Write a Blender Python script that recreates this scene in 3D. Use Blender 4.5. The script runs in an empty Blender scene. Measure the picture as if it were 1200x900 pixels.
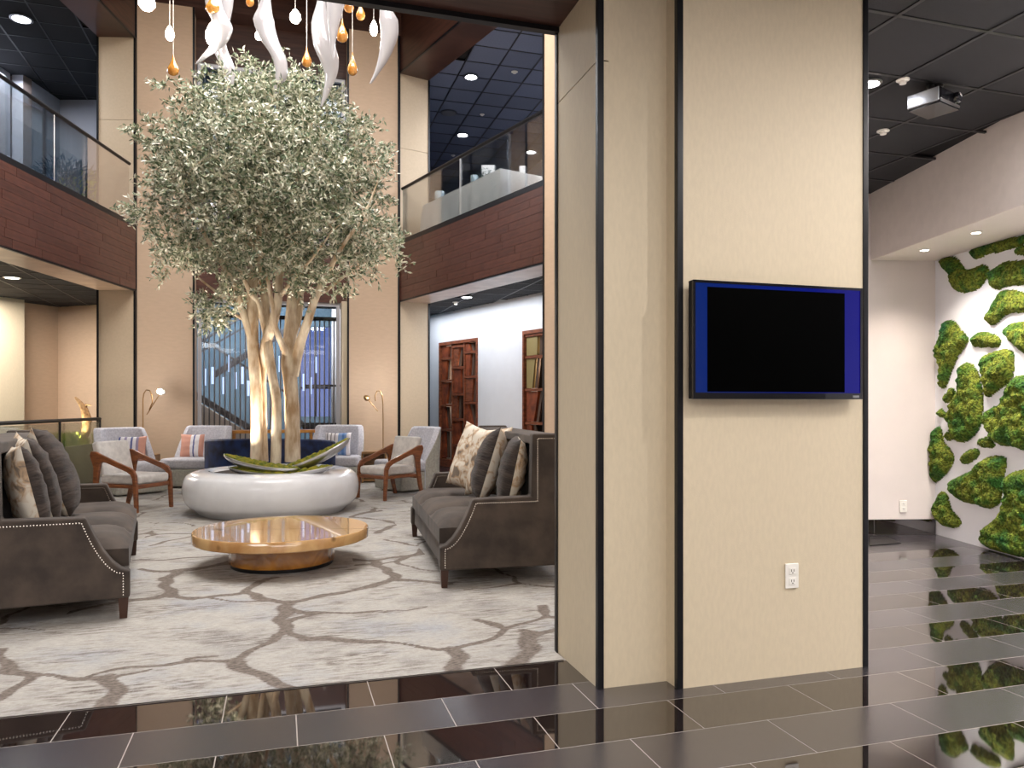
import bpy, bmesh, math, random
import numpy as np
from mathutils import Vector, Matrix, noise as mn

random.seed(7)
rng = np.random.default_rng(7)
sc = bpy.context.scene
C = sc.collection
PI = math.pi

# ------------------------------------------------------------------ camera
H = 1.27                      # camera height
FPX = 900.0                   # focal length in pixels of the 1200 px wide frame
TH = math.atan(272 / 900)     # yaw of the camera from the floor grid
s_, c_ = math.sin(TH), math.cos(TH)
cam = bpy.data.cameras.new('camera')
cam.sensor_width = 36
cam.lens = FPX / 1200 * 36
cam.shift_y = 24 / 1200
cam.clip_start = 0.05
cam.clip_end = 200
camo = bpy.data.objects.new('camera', cam)
C.objects.link(camo)
camo.location = (0, 0, H)
camo.rotation_euler = (PI / 2, 0, -TH)
sc.camera = camo

# ------------------------------------------------------------------ world, exposure
w = bpy.data.worlds.new('dusk')
sc.world = w
w.use_nodes = True
nt = w.node_tree
bg = nt.nodes['Background']
tc = nt.nodes.new('ShaderNodeTexCoord')
sp = nt.nodes.new('ShaderNodeSeparateXYZ')
cr = nt.nodes.new('ShaderNodeValToRGB')
cr.color_ramp.elements[0].position = 0.0
cr.color_ramp.elements[0].color = (0.22, 0.26, 0.50, 1)
cr.color_ramp.elements[1].position = 0.35
cr.color_ramp.elements[1].color = (0.04, 0.12, 0.50, 1)
nt.links.new(tc.outputs['Generated'], sp.inputs[0])
nt.links.new(sp.outputs['Z'], cr.inputs[0])
nt.links.new(cr.outputs[0], bg.inputs[0])
bg.inputs[1].default_value = 0.8

vs = sc.view_settings
vs.view_transform = 'Standard'
vs.look = 'None'
vs.gamma = 1
vs.use_curve_mapping = False
vs.exposure = 0.45
try:
    sc.cycles.max_bounces = 8
    sc.cycles.sample_clamp_indirect = 8
    sc.cycles.transparent_max_bounces = 12
except Exception:
    pass

# ------------------------------------------------------------------ geometry helpers: pixels <-> the place
def CW(l, d):
    return Vector((d * s_ + l * c_, d * c_ - l * s_))
def U(px, d):
    return CW((px - 600) / FPX * d, d)
def D(py, z=0.0):
    return (H - z) * FPX / (py - 474)
def F(px, py, z=0.0):
    return U(px, D(py, z))
def Z(py, d):
    return H - (py - 474) / FPX * d
def dep(p):
    return p[0] * s_ + p[1] * c_
def px_of(p):
    d = dep(p); l = p[0] * c_ - p[1] * s_
    return 600 + FPX * l / d
def py_of(p, z):
    return 474 + (H - z) * FPX / dep(p)
def V3(p, z):
    return Vector((p[0], p[1], z))
def ray_line(px, a, b):
    """where the vertical plane of pixel column px meets the floor line a-b"""
    r = U(px, 1.0)
    ab = Vector(b) - Vector(a)
    den = r.x * ab.y - r.y * ab.x
    t = (a[0] * ab.y - a[1] * ab.x) / den
    return Vector((r.x * t, r.y * t))

# ------------------------------------------------------------------ lamps
def area(name, loc, sx, sy, power, col=(1, 1, 1), rot=(0, 0, 0), spread=PI):
    l = bpy.data.lights.new(name, 'AREA')
    l.shape = 'RECTANGLE'; l.size = sx; l.size_y = sy
    l.energy = power; l.color = col; l.spread = spread
    o = bpy.data.objects.new(name, l); C.objects.link(o)
    o.location = loc; o.rotation_euler = rot
    return o
def spot(name, loc, power, col=(1, 1, 1), size=90, blend=.6, target=None, r=.05):
    l = bpy.data.lights.new(name, 'SPOT')
    l.energy = power; l.color = col; l.spot_size = math.radians(size); l.spot_blend = blend
    l.shadow_soft_size = r
    o = bpy.data.objects.new(name, l); C.objects.link(o)
    o.location = loc
    if target is not None:
        o.rotation_euler = (Vector(target) - Vector(loc)).to_track_quat('-Z', 'Y').to_euler()
    return o
def point(name, loc, power, col=(1, 1, 1), r=.05):
    l = bpy.data.lights.new(name, 'POINT'); l.energy = power; l.color = col; l.shadow_soft_size = r
    o = bpy.data.objects.new(name, l); C.objects.link(o); o.location = loc
    return o
WARM = (1.0, .86, .72)
NEUT = (1.0, .965, .94)
COOL = (.86, .92, 1.0)
# area lamps added as fill for lobby, atrium, upper floors and side rooms
area('lobby_fill', (0.6, -2.4, 3.28), 5.5, 2.4, 150, NEUT)
area('lobby_fill', (2.0, .7, 3.28), 3.0, 1.2, 40, NEUT)
area('lobby_fill', (-3.5, 0.2, 3.28), 3.0, 2.4, 140, NEUT)
area('atrium_fill', (0.0, 7.4, 8.3), 4.0, 5.0, 760, NEUT)
spot('lobby_downlight', (3.3, 1.15, 3.3), 62, NEUT, 120, .8, (2.6, 2.6, 0), .03)
area('gallery_fill', (-5.0, 14.4, 7.2), 1.6, 3.0, 280, COOL)
area('gallery_fill', (5.6, 12.0, 7.2), 1.6, 4.0, 330, COOL)
area('left_room_fill', (-4.9, 14.6, 3.2), 1.4, 2.4, 190, (1, .93, .86))
area('right_room_fill', (3.15, 13.7, 3.1), .5, 4.2, 48, COOL, (0, 0, .29))
area('stair_hall_fill', (-0.4, 15.45, 3.3), 3.0, .5, 130, COOL, (.7, 0, 0))
area('stair_hall_fill', (0.0, 16.2, 8.2), 3.0, 1.5, 140, COOL)
area('right_lobby_fill', (4.9, 2.3, 3.27), 1.6, 2.4, 230, NEUT)

# ------------------------------------------------------------------ materials
def lin(c):
    return tuple(((x / 255) / 12.92 if x / 255 <= .04045 else ((x / 255 + .055) / 1.055) ** 2.4) for x in c)
MATS = {}
def mat(name, rgb, rough=.5, metal=0.0, var=0.0, scale=8.0, bump=0.0, bscale=None, rgb2=None, stretch=(1, 1, 1),
        coord='Object', spec=.5, coat=0.0, sheen=0.0, emit=None, estr=0.0, objvar=0.0, detail=4, trans=0.0, ior=1.45):
    if name in MATS: return MATS[name]
    m = bpy.data.materials.new(name); m.use_nodes = True
    t = m.node_tree; b = t.nodes['Principled BSDF']
    base = lin(rgb)
    b.inputs['Base Color'].default_value = (*base, 1)
    b.inputs['Roughness'].default_value = rough
    b.inputs['Metallic'].default_value = metal
    b.inputs['Specular IOR Level'].default_value = spec
    b.inputs['Coat Weight'].default_value = coat
    b.inputs['Coat Roughness'].default_value = .03
    b.inputs['Sheen Weight'].default_value = sheen
    b.inputs['Transmission Weight'].default_value = trans
    b.inputs['IOR'].default_value = ior
    if emit:
        b.inputs['Emission Color'].default_value = (*lin(emit), 1)
        b.inputs['Emission Strength'].default_value = estr
    t_c = t.nodes.new('ShaderNodeTexCoord'); mp = t.nodes.new('ShaderNodeMapping')
    mp.inputs['Scale'].default_value = stretch
    t.links.new(t_c.outputs[coord], mp.inputs[0])
    out = None
    if var or rgb2:
        n = t.nodes.new('ShaderNodeTexNoise'); n.inputs['Scale'].default_value = scale
        n.inputs['Detail'].default_value = detail
        t.links.new(mp.outputs[0], n.inputs['Vector'])
        r = t.nodes.new('ShaderNodeValToRGB')
        c2 = lin(rgb2) if rgb2 else tuple(x * (1 - var) for x in base)
        r.color_ramp.elements[0].position = .36; r.color_ramp.elements[1].position = .64
        r.color_ramp.elements[0].color = (*c2, 1); r.color_ramp.elements[1].color = (*base, 1)
        t.links.new(n.outputs['Fac'], r.inputs[0])
        out = r.outputs[0]
    if objvar:
        oi = t.nodes.new('ShaderNodeObjectInfo')
        hs = t.nodes.new('ShaderNodeHueSaturation')
        mr = t.nodes.new('ShaderNodeMapRange')
        mr.inputs['To Min'].default_value = 1 - objvar; mr.inputs['To Max'].default_value = 1 + objvar
        t.links.new(oi.outputs['Random'], mr.inputs['Value'])
        t.links.new(mr.outputs[0], hs.inputs['Value'])
        if out: t.links.new(out, hs.inputs['Color'])
        else: hs.inputs['Color'].default_value = (*base, 1)
        out = hs.outputs[0]
    if out: t.links.new(out, b.inputs['Base Color'])
    if bump:
        n2 = t.nodes.new('ShaderNodeTexNoise'); n2.inputs['Scale'].default_value = bscale or scale
        n2.inputs['Detail'].default_value = 3
        t.links.new(mp.outputs[0], n2.inputs['Vector'])
        bp = t.nodes.new('ShaderNodeBump'); bp.inputs['Strength'].default_value = bump
        bp.inputs['Distance'].default_value = .01
        t.links.new(n2.outputs['Fac'], bp.inputs['Height'])
        t.links.new(bp.outputs[0], b.inputs['Normal'])
    MATS[name] = m
    return m

wallcover = mat('woven wallcovering', (211, 196, 169), .55, var=.05, scale=60, bump=.12, bscale=400, stretch=(1, 1, .35))
wallcover_peach = mat('peach woven wallcovering', (202, 175, 149), .55, var=.05, scale=30, bump=.08, bscale=250, stretch=(.3, .3, 1))
plaster = mat('warm plaster', (218, 208, 203), .7, var=.03, scale=5, bump=.05, bscale=120)
plaster_white = mat('white plaster', (226, 226, 230), .7, var=.03, scale=4)
plaster_gray = mat('gray plaster', (218, 209, 203), .7, var=.05, scale=12, bump=.05, bscale=90)
gallery_wall = mat('blue gray gallery wall', (150, 150, 158), .8, var=.04, scale=4)
black_trim = mat('black metal trim', (22, 22, 26), .35, metal=.3, spec=.5)
woodred = mat('red brown veneer', (88, 53, 43), .4, rgb2=(68, 40, 33), scale=5, stretch=(1, 1, 6), objvar=.14, coat=.15)
wooddark = mat('dark brown beam veneer', (78, 50, 41), .4, rgb2=(58, 37, 31), scale=4, stretch=(.5, .5, 6), coat=.15)
reveal_m = mat('reveal wallcovering', (198, 178, 152), .6, var=.05, scale=30, bump=.08, bscale=250)
soffit_m = mat('pale soffit veneer', (206, 180, 158), .4, rgb2=(186, 158, 136), scale=4, stretch=(1, 1, 1), coat=.2)
ceil_tile = mat('charcoal ceiling tile', (44, 44, 47), .85, var=.12, scale=60, bump=.35, bscale=300, objvar=.12)
ceil_bar = mat('dark ceiling grid', (24, 24, 27), .4)
ceil_slab = mat('black ceiling void', (14, 14, 16), .9)
tile_gloss = mat('polished dark floor tile', (30, 22, 21), .03, var=.15, scale=6, ior=2.6, objvar=.1)
tile_matte = mat('honed blue gray floor tile', (50, 46, 51), .22, var=.08, scale=40, ior=2.5, objvar=.06, bump=.03, bscale=200)
grout = mat('pale grout', (164, 155, 148), .8)
tile_room = mat('dark room floor', (40, 38, 42), .15, spec=.7)
velvet = mat('brown gray velvet', (80, 69, 61), .8, rgb2=(55, 47, 42), scale=5, sheen=.08, detail=8, bump=.1, bscale=40)
velvet_dark = mat('dark ruched velvet', (68, 57, 51), .75, rgb2=(40, 33, 30), scale=6, sheen=.08, bump=.7, bscale=14, stretch=(1, 1, 5))
nail = mat('nickel nailheads', (220, 214, 205), .2, metal=1)
legwood = mat('dark tapered leg wood', (70, 45, 34), .35, var=.2, scale=12, stretch=(1, 1, .2))
chairwood = mat('walnut chair frame', (136, 82, 48), .35, rgb2=(104, 60, 35), scale=9, stretch=(1, 1, 4), coat=.15)
linen = mat('pale gray chair fabric', (206, 202, 198), .85, rgb2=(186, 182, 180), scale=14, sheen=.2, bump=.05, bscale=200)
lounge_fabric = mat('silver gray boucle', (200, 199, 206), .9, rgb2=(178, 177, 186), scale=40, bump=.15, bscale=120, sheen=.2)
lounge_side = mat('taupe chair side fabric', (176, 174, 164), .9, rgb2=(158, 156, 148), scale=30, bump=.1, bscale=120)
bluevelvet = mat('deep blue crushed velvet', (22, 48, 100), .6, rgb2=(5, 14, 44), scale=7, detail=8, sheen=.04, bump=.3, bscale=10)
planter_m = mat('glossy pale gray planter', (236, 238, 242), .22, rgb2=(222, 224, 229), scale=3, coat=.6, detail=6)
planter_base = mat('gray planter plinth', (150, 148, 146), .5)
steel = mat('brushed steel dish', (190, 190, 192), .28, metal=1, var=.15, scale=6, stretch=(1, 6, 1))
brass = mat('aged brass', (176, 140, 96), .3, metal=1)
oakbox = mat('oak box table', (150, 112, 72), .4, rgb2=(118, 84, 50), scale=8, stretch=(1, 1, 5))
goldwood = mat('honey wood top', (206, 142, 58), .3, rgb2=(176, 112, 38), scale=8, stretch=(1, 6, 1), coat=.3)
tabskirt = mat('white tablecloth', (238, 236, 234), .85, var=.05, scale=6)
white_glass = mat('white blown glass', (164, 161, 164), .12, coat=.8, emit=(255, 250, 248), estr=.02)  # faint glow put into the glass leaves, which are no lamps
amber = mat('amber glass drop', (226, 168, 84), .12, coat=1.0, rgb2=(200, 128, 48), scale=20, trans=.25)
bulb_m = mat('lit bulb', (255, 255, 255), .3, emit=(255, 240, 222), estr=22)
down_m = mat('lit downlight lens', (255, 255, 255), .3, emit=(250, 250, 255), estr=14)
down_warm = mat('lit warm downlight lens', (255, 255, 255), .3, emit=(255, 246, 230), estr=9)
cord_m = mat('white cord', (200, 196, 190), .5)
white_plastic = mat('white plastic', (236, 232, 224), .35)
slot_m = mat('outlet slots', (70, 64, 58), .5)
black_plastic = mat('black plastic', (16, 16, 19), .3)
gloss_black = mat('glossy black projector', (20, 20, 24), .15, coat=.5)
silver_plastic = mat('silver projector shell', (190, 194, 200), .25, metal=.6)
screen_black = mat('black screen picture', (0, 0, 0), .45, spec=.02)
driftwood_m = mat('driftwood', (196, 160, 116), .7, rgb2=(140, 104, 70), scale=20, bump=.5, bscale=30)
grass_y = mat('yellow green grass', (150, 160, 40), .6, rgb2=(70, 104, 34), scale=3)
grass_g = mat('dark green grass', (60, 92, 46), .6, rgb2=(36, 60, 30), scale=3)
planter_green = mat('olive glazed planter box', (108, 112, 84), .4, var=.2, scale=4)
shrub_blue = mat('blue green leaves', (50, 74, 96), .6, rgb2=(28, 42, 60), scale=5)
curtain_m = mat('pale curtain', (188, 180, 176), .9)
stairwall = mat('teal gray stair wall', (104, 124, 134), .8, rgb2=(80, 100, 112), scale=1.2)
stairbeige = mat('beige stair base', (212, 190, 168), .8)
stair_dark = mat('dark stair stringer', (36, 28, 26), .5)
rod_m = mat('bronze rod', (122, 110, 102), .4, metal=.3)
frame_white = mat('pale window frame', (190, 190, 196), .4, metal=.3)
screen_wood = mat('red brown lattice wood', (142, 80, 52), .4, rgb2=(104, 56, 36), scale=8, stretch=(1, 1, 3))
slat_orange = mat('orange slanted slat', (150, 74, 40), .5, rgb2=(96, 44, 26), scale=6)  # orange boards mottled with dark brown
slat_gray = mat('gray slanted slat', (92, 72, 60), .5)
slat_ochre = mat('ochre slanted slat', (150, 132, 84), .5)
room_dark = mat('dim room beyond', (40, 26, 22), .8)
bluething = mat('blue bottle', (30, 60, 160), .3)
patch_black = mat('black floor patch', (20, 16, 17), .5)
mossm = None

def glass_mat(name, tint=(.93, .96, .95), refl=.12):
    m = bpy.data.materials.new(name); m.use_nodes = True
    t = m.node_tree; t.nodes.clear()
    o = t.nodes.new('ShaderNodeOutputMaterial'); mx = t.nodes.new('ShaderNodeMixShader')
    tr = t.nodes.new('ShaderNodeBsdfTransparent'); gl = t.nodes.new('ShaderNodeBsdfGlossy')
    tr.inputs[0].default_value = (*[x ** .4 for x in tint], 1); gl.inputs['Roughness'].default_value = .02
    lw = t.nodes.new('ShaderNodeFresnel'); lw.inputs[0].default_value = 1.5
    mr = t.nodes.new('ShaderNodeMath'); mr.operation = 'MULTIPLY'; mr.inputs[1].default_value = refl / .04 * .5
    t.links.new(lw.outputs[0], mr.inputs[0]); t.links.new(mr.outputs[0], mx.inputs[0])
    t.links.new(tr.outputs[0], mx.inputs[1]); t.links.new(gl.outputs[0], mx.inputs[2])
    t.links.new(mx.outputs[0], o.inputs[0])
    MATS[name] = m
    return m
glass = glass_mat('clear railing glass', refl=.05)
glass_dark = glass_mat('window glass', (.8, .86, .95), refl=.06)
glass_green = glass_mat('greenish glass', (.86, .92, .86), refl=.05)

def carpet_mat():
    m = bpy.data.materials.new('stone pattern carpet'); m.use_nodes = True
    t = m.node_tree; b = t.nodes['Principled BSDF']
    b.inputs['Roughness'].default_value = .95; b.inputs['Specular IOR Level'].default_value = .1
    at = t.nodes.new('ShaderNodeAttribute'); at.attribute_name = 'vein'
    tcn = t.nodes.new('ShaderNodeTexCoord')
    def nz(scale, st=(1, 1, 1), det=6, rot=0):
        mp = t.nodes.new('ShaderNodeMapping'); mp.inputs['Scale'].default_value = st
        mp.inputs['Rotation'].default_value = (0, 0, rot)
        n = t.nodes.new('ShaderNodeTexNoise'); n.inputs['Scale'].default_value = scale; n.inputs['Detail'].default_value = det
        n.inputs['Roughness'].default_value = .65
        t.links.new(tcn.outputs['Object'], mp.inputs[0]); t.links.new(mp.outputs[0], n.inputs['Vector'])
        return n.outputs['Fac']
    def ramp(src, stops):
        r = t.nodes.new('ShaderNodeValToRGB'); e = r.color_ramp.elements
        e[0].position, e[0].color = stops[0][0], (*stops[0][1], 1)
        e[1].position, e[1].color = stops[-1][0], (*stops[-1][1], 1)
        for p, cc in stops[1:-1]:
            x = e.new(p); x.color = (*cc, 1)
        t.links.new(src, r.inputs[0]); return r.outputs[0]
    def mix(f, a, bb):
        x = t.nodes.new('ShaderNodeMix'); x.data_type = 'RGBA'
        if isinstance(f, float): x.inputs[0].default_value = f
        else: t.links.new(f, x.inputs[0])
        for i, q in ((6, a), (7, bb)):
            if isinstance(q, tuple): x.inputs[i].default_value = (*q, 1)
            else: t.links.new(q, x.inputs[i])
        return x.outputs[2]
    W = (1, 1, 1); K = (0, 0, 0)
    cloud = ramp(nz(1.3, (1, 1, 1)), [(.35, lin((158, 155, 152))), (.5, lin((184, 180, 173))), (.65, lin((166, 168, 172)))])
    streak = ramp(nz(7, (1, 5, 1), 8), [(.46, K), (.60, W)])
    brown = ramp(nz(1.8, (1, 2, 1)), [(.42, K), (.62, W)])
    mul = t.nodes.new('ShaderNodeMath'); mul.operation = 'MULTIPLY'
    t.links.new(streak, mul.inputs[0]); t.links.new(brown, mul.inputs[1])
    c1 = mix(mul.outputs[0], cloud, lin((106, 96, 89)))
    stk2 = ramp(nz(30, (1, 6, 1), 6), [(.42, K), (.7, (.7, .7, .7))])
    c1 = mix(stk2, c1, lin((138, 131, 125)))
    stk3 = ramp(nz(26, (6, 1, 1), 6), [(.52, K), (.8, (.4, .4, .4))])
    c1 = mix(stk3, c1, lin((200, 196, 190)))
    # veins
    ad = t.nodes.new('ShaderNodeMath'); ad.operation = 'ADD'
    no = t.nodes.new('ShaderNodeMath'); no.operation = 'MULTIPLY_ADD'; no.inputs[1].default_value = .75; no.inputs[2].default_value = -.37
    t.links.new(nz(28, (1, 3, 1), 6), no.inputs[0])
    t.links.new(at.outputs['Fac'], ad.inputs[0]); t.links.new(no.outputs[0], ad.inputs[1])
    vm = ramp(ad.outputs[0], [(.40, W), (.58, K)])
    vc = ramp(nz(40, (1, 2, 1), 5), [(.35, lin((96, 87, 81))), (.65, lin((136, 126, 118)))])
    c2 = mix(vm, c1, vc)
    t.links.new(c2, b.inputs['Base Color'])
    bp = t.nodes.new('ShaderNodeBump'); bp.inputs['Strength'].default_value = .3; bp.inputs['Distance'].default_value = .004
    t.links.new(nz(260), bp.inputs['Height']); t.links.new(bp.outputs[0], b.inputs['Normal'])
    return m
def moss_mat():
    m = bpy.data.materials.new('preserved moss'); m.use_nodes = True
    t = m.node_tree; b = t.nodes['Principled BSDF']; b.inputs['Roughness'].default_value = .9
    b.inputs['Specular IOR Level'].default_value = .15
    tcn = t.nodes.new('ShaderNodeTexCoord')
    def rmp(scale, det, stops):
        n = t.nodes.new('ShaderNodeTexNoise'); n.inputs['Scale'].default_value = scale; n.inputs['Detail'].default_value = det
        t.links.new(tcn.outputs['Object'], n.inputs['Vector'])
        r = t.nodes.new('ShaderNodeValToRGB'); e = r.color_ramp.elements
        e[0].position, e[0].color = stops[0][0], (*lin(stops[0][1]), 1)
        e[1].position, e[1].color = stops[-1][0], (*lin(stops[-1][1]), 1)
        for p, cc in stops[1:-1]:
            x = e.new(p); x.color = (*lin(cc), 1)
        t.links.new(n.outputs['Fac'], r.inputs[0]); return n, r
    n1, r1 = rmp(5, 6, [(.32, (40, 98, 58)), (.45, (86, 120, 44)), (.55, (136, 144, 54)), (.68, (62, 112, 46))])
    n2, r2 = rmp(60, 5, [(.38, (60, 60, 60)), (.62, (255, 255, 255))])
    mx = t.nodes.new('ShaderNodeMix'); mx.data_type = 'RGBA'; mx.blend_type = 'MULTIPLY'; mx.inputs[0].default_value = .75
    t.links.new(r1.outputs[0], mx.inputs[6]); t.links.new(r2.outputs[0], mx.inputs[7])
    t.links.new(mx.outputs[2], b.inputs['Base Color'])
    bp = t.nodes.new('ShaderNodeBump'); bp.inputs['Strength'].default_value = 1; bp.inputs['Distance'].default_value = .03
    t.links.new(n2.outputs['Fac'], bp.inputs['Height']); t.links.new(bp.outputs[0], b.inputs['Normal'])
    return m
mossm = moss_mat()
def leaf_mat():
    m = bpy.data.materials.new('olive leaves'); m.use_nodes = True
    t = m.node_tree; b = t.nodes['Principled BSDF']; b.inputs['Roughness'].default_value = .5
    g = t.nodes.new('ShaderNodeNewGeometry')
    r = t.nodes.new('ShaderNodeValToRGB'); e = r.color_ramp.elements
    e[0].position, e[0].color = 0, (*lin((62, 84, 62)), 1)
    e[1].position, e[1].color = 1, (*lin((240, 238, 224)), 1)
    x = e.new(.35); x.color = (*lin((122, 138, 106)), 1)
    x = e.new(.7); x.color = (*lin((206, 206, 186)), 1)
    t.links.new(g.outputs['Random Per Island'], r.inputs[0])
    t.links.new(r.outputs[0], b.inputs['Base Color'])
    b.inputs['Subsurface Weight'].default_value = 0
    return m
leafm = leaf_mat()
bark = mat('pale mottled bark', (238, 226, 204), .8, rgb2=(172, 144, 112), scale=11, stretch=(1, 1, .3), bump=.5, bscale=30, detail=8)
def burl_mat(name, a, bcol):
    m = bpy.data.materials.new(name); m.use_nodes = True
    t = m.node_tree; b = t.nodes['Principled BSDF']; b.inputs['Roughness'].default_value = .12
    b.inputs['Coat Weight'].default_value = .9; b.inputs['Coat Roughness'].default_value = .02
    tcn = t.nodes.new('ShaderNodeTexCoord')
    n = t.nodes.new('ShaderNodeTexNoise'); n.inputs['Scale'].default_value = 3; n.inputs['Detail'].default_value = 8; n.inputs['Distortion'].default_value = 1.4
    r = t.nodes.new('ShaderNodeValToRGB'); e = r.color_ramp.elements
    e[0].position, e[0].color = .33, (*lin(bcol), 1); e[1].position, e[1].color = .66, (*lin(a), 1)
    vo = t.nodes.new('ShaderNodeTexVoronoi'); vo.inputs['Scale'].default_value = 5
    r2 = t.nodes.new('ShaderNodeValToRGB'); e2 = r2.color_ramp.elements
    e2[0].position, e2[0].color = .05, (*lin((70, 38, 16)), 1); e2[1].position, e2[1].color = .16, (1, 1, 1, 1)
    mx = t.nodes.new('ShaderNodeMix'); mx.data_type = 'RGBA'; mx.blend_type = 'MULTIPLY'; mx.inputs[0].default_value = .8
    t.links.new(tcn.outputs['Object'], n.inputs['Vector']); t.links.new(tcn.outputs['Object'], vo.inputs['Vector'])
    t.links.new(n.outputs['Fac'], r.inputs[0]); t.links.new(vo.outputs['Distance'], r2.inputs[0])
    t.links.new(r.outputs[0], mx.inputs[6]); t.links.new(r2.outputs[0], mx.inputs[7])
    t.links.new(mx.outputs[2], b.inputs['Base Color'])
    return m
burl = burl_mat('honey burl wood', (220, 180, 126), (178, 130, 80))
burl_d = burl_mat('amber burl pedestal', (188, 126, 44), (128, 78, 22))
def floral_mat():
    m = bpy.data.materials.new('cream floral print'); m.use_nodes = True
    t = m.node_tree; b = t.nodes['Principled BSDF']; b.inputs['Roughness'].default_value = .8
    tcn = t.nodes.new('ShaderNodeTexCoord')
    n = t.nodes.new('ShaderNodeTexNoise'); n.inputs['Scale'].default_value = 13; n.inputs['Detail'].default_value = 6; n.inputs['Distortion'].default_value = .8
    r = t.nodes.new('ShaderNodeValToRGB'); e = r.color_ramp.elements
    e[0].position, e[0].color = .36, (*lin((122, 110, 98)), 1); e[1].position, e[1].color = .56, (*lin((212, 204, 190)), 1)
    x = e.new(.44); x.color = (*lin((186, 158, 128)), 1)
    t.links.new(tcn.outputs['Object'], n.inputs['Vector']); t.links.new(n.outputs['Fac'], r.inputs[0])
    t.links.new(r.outputs[0], b.inputs['Base Color'])
    return m
floral = floral_mat()
def stripe_mat(name, cols):
    m = bpy.data.materials.new(name); m.use_nodes = True
    t = m.node_tree; b = t.nodes['Principled BSDF']; b.inputs['Roughness'].default_value = .85
    tcn = t.nodes.new('ShaderNodeTexCoord'); sp = t.nodes.new('ShaderNodeSeparateXYZ')
    mr = t.nodes.new('ShaderNodeMapRange'); mr.inputs['From Min'].default_value = -.22; mr.inputs['From Max'].default_value = .22
    r = t.nodes.new('ShaderNodeValToRGB'); r.color_ramp.interpolation = 'CONSTANT'; e = r.color_ramp.elements
    e[0].position, e[0].color = 0, (*lin(cols[0][1]), 1); e[1].position, e[1].color = cols[-1][0], (*lin(cols[-1][1]), 1)
    for p, cc in cols[1:-1]:
        x = e.new(p); x.color = (*lin(cc), 1)
    t.links.new(tcn.outputs['Object'], sp.inputs[0]); t.links.new(sp.outputs['X'], mr.inputs[0])
    t.links.new(mr.outputs[0], r.inputs[0]); t.links.new(r.outputs[0], b.inputs['Base Color'])
    return m
WH, NV, SAL, SKY = (226, 222, 226), (92, 100, 150), (206, 152, 134), (130, 160, 205)
stripe_pink = stripe_mat('salmon and navy stripes', [(0, WH), (.12, NV), (.18, WH), (.3, (150, 140, 170)), (.38, WH), (.5, NV), (.56, WH), (.66, (150, 140, 170)), (.74, SAL)])
stripe_salm = stripe_mat('salmon and white stripes', [(0, SAL), (.45, WH), (.55, NV), (.6, WH), (.75, SAL), (.9, WH)])
stripe_blue = stripe_mat('blue and white stripes', [(0, WH), (.1, (120, 116, 120)), (.14, WH), (.24, (120, 116, 120)), (.28, WH), (.38, (120, 116, 120)), (.42, WH), (.52, SKY), (.66, (90, 130, 190)), (.74, SKY), (.82, WH)])
def tv_mat():
    m = bpy.data.materials.new('blue glowing screen'); m.use_nodes = True
    t = m.node_tree; b = t.nodes['Principled BSDF']; b.inputs['Base Color'].default_value = (.002, .002, .01, 1)
    b.inputs['Roughness'].default_value = .12; b.inputs['Specular IOR Level'].default_value = .3
    tcn = t.nodes.new('ShaderNodeTexCoord'); sp = t.nodes.new('ShaderNodeSeparateXYZ')
    r = t.nodes.new('ShaderNodeValToRGB'); e = r.color_ramp.elements
    e[0].position, e[0].color = 0, (*lin((10, 40, 110)), 1); e[1].position, e[1].color = 1, (*lin((0, 2, 128)), 1)
    t.links.new(tcn.outputs['Generated'], sp.inputs[0]); t.links.new(sp.outputs['X'], r.inputs[0])
    t.links.new(r.outputs[0], b.inputs['Emission Color']); b.inputs['Emission Strength'].default_value = .62
    return m
tvm = tv_mat()

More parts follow.
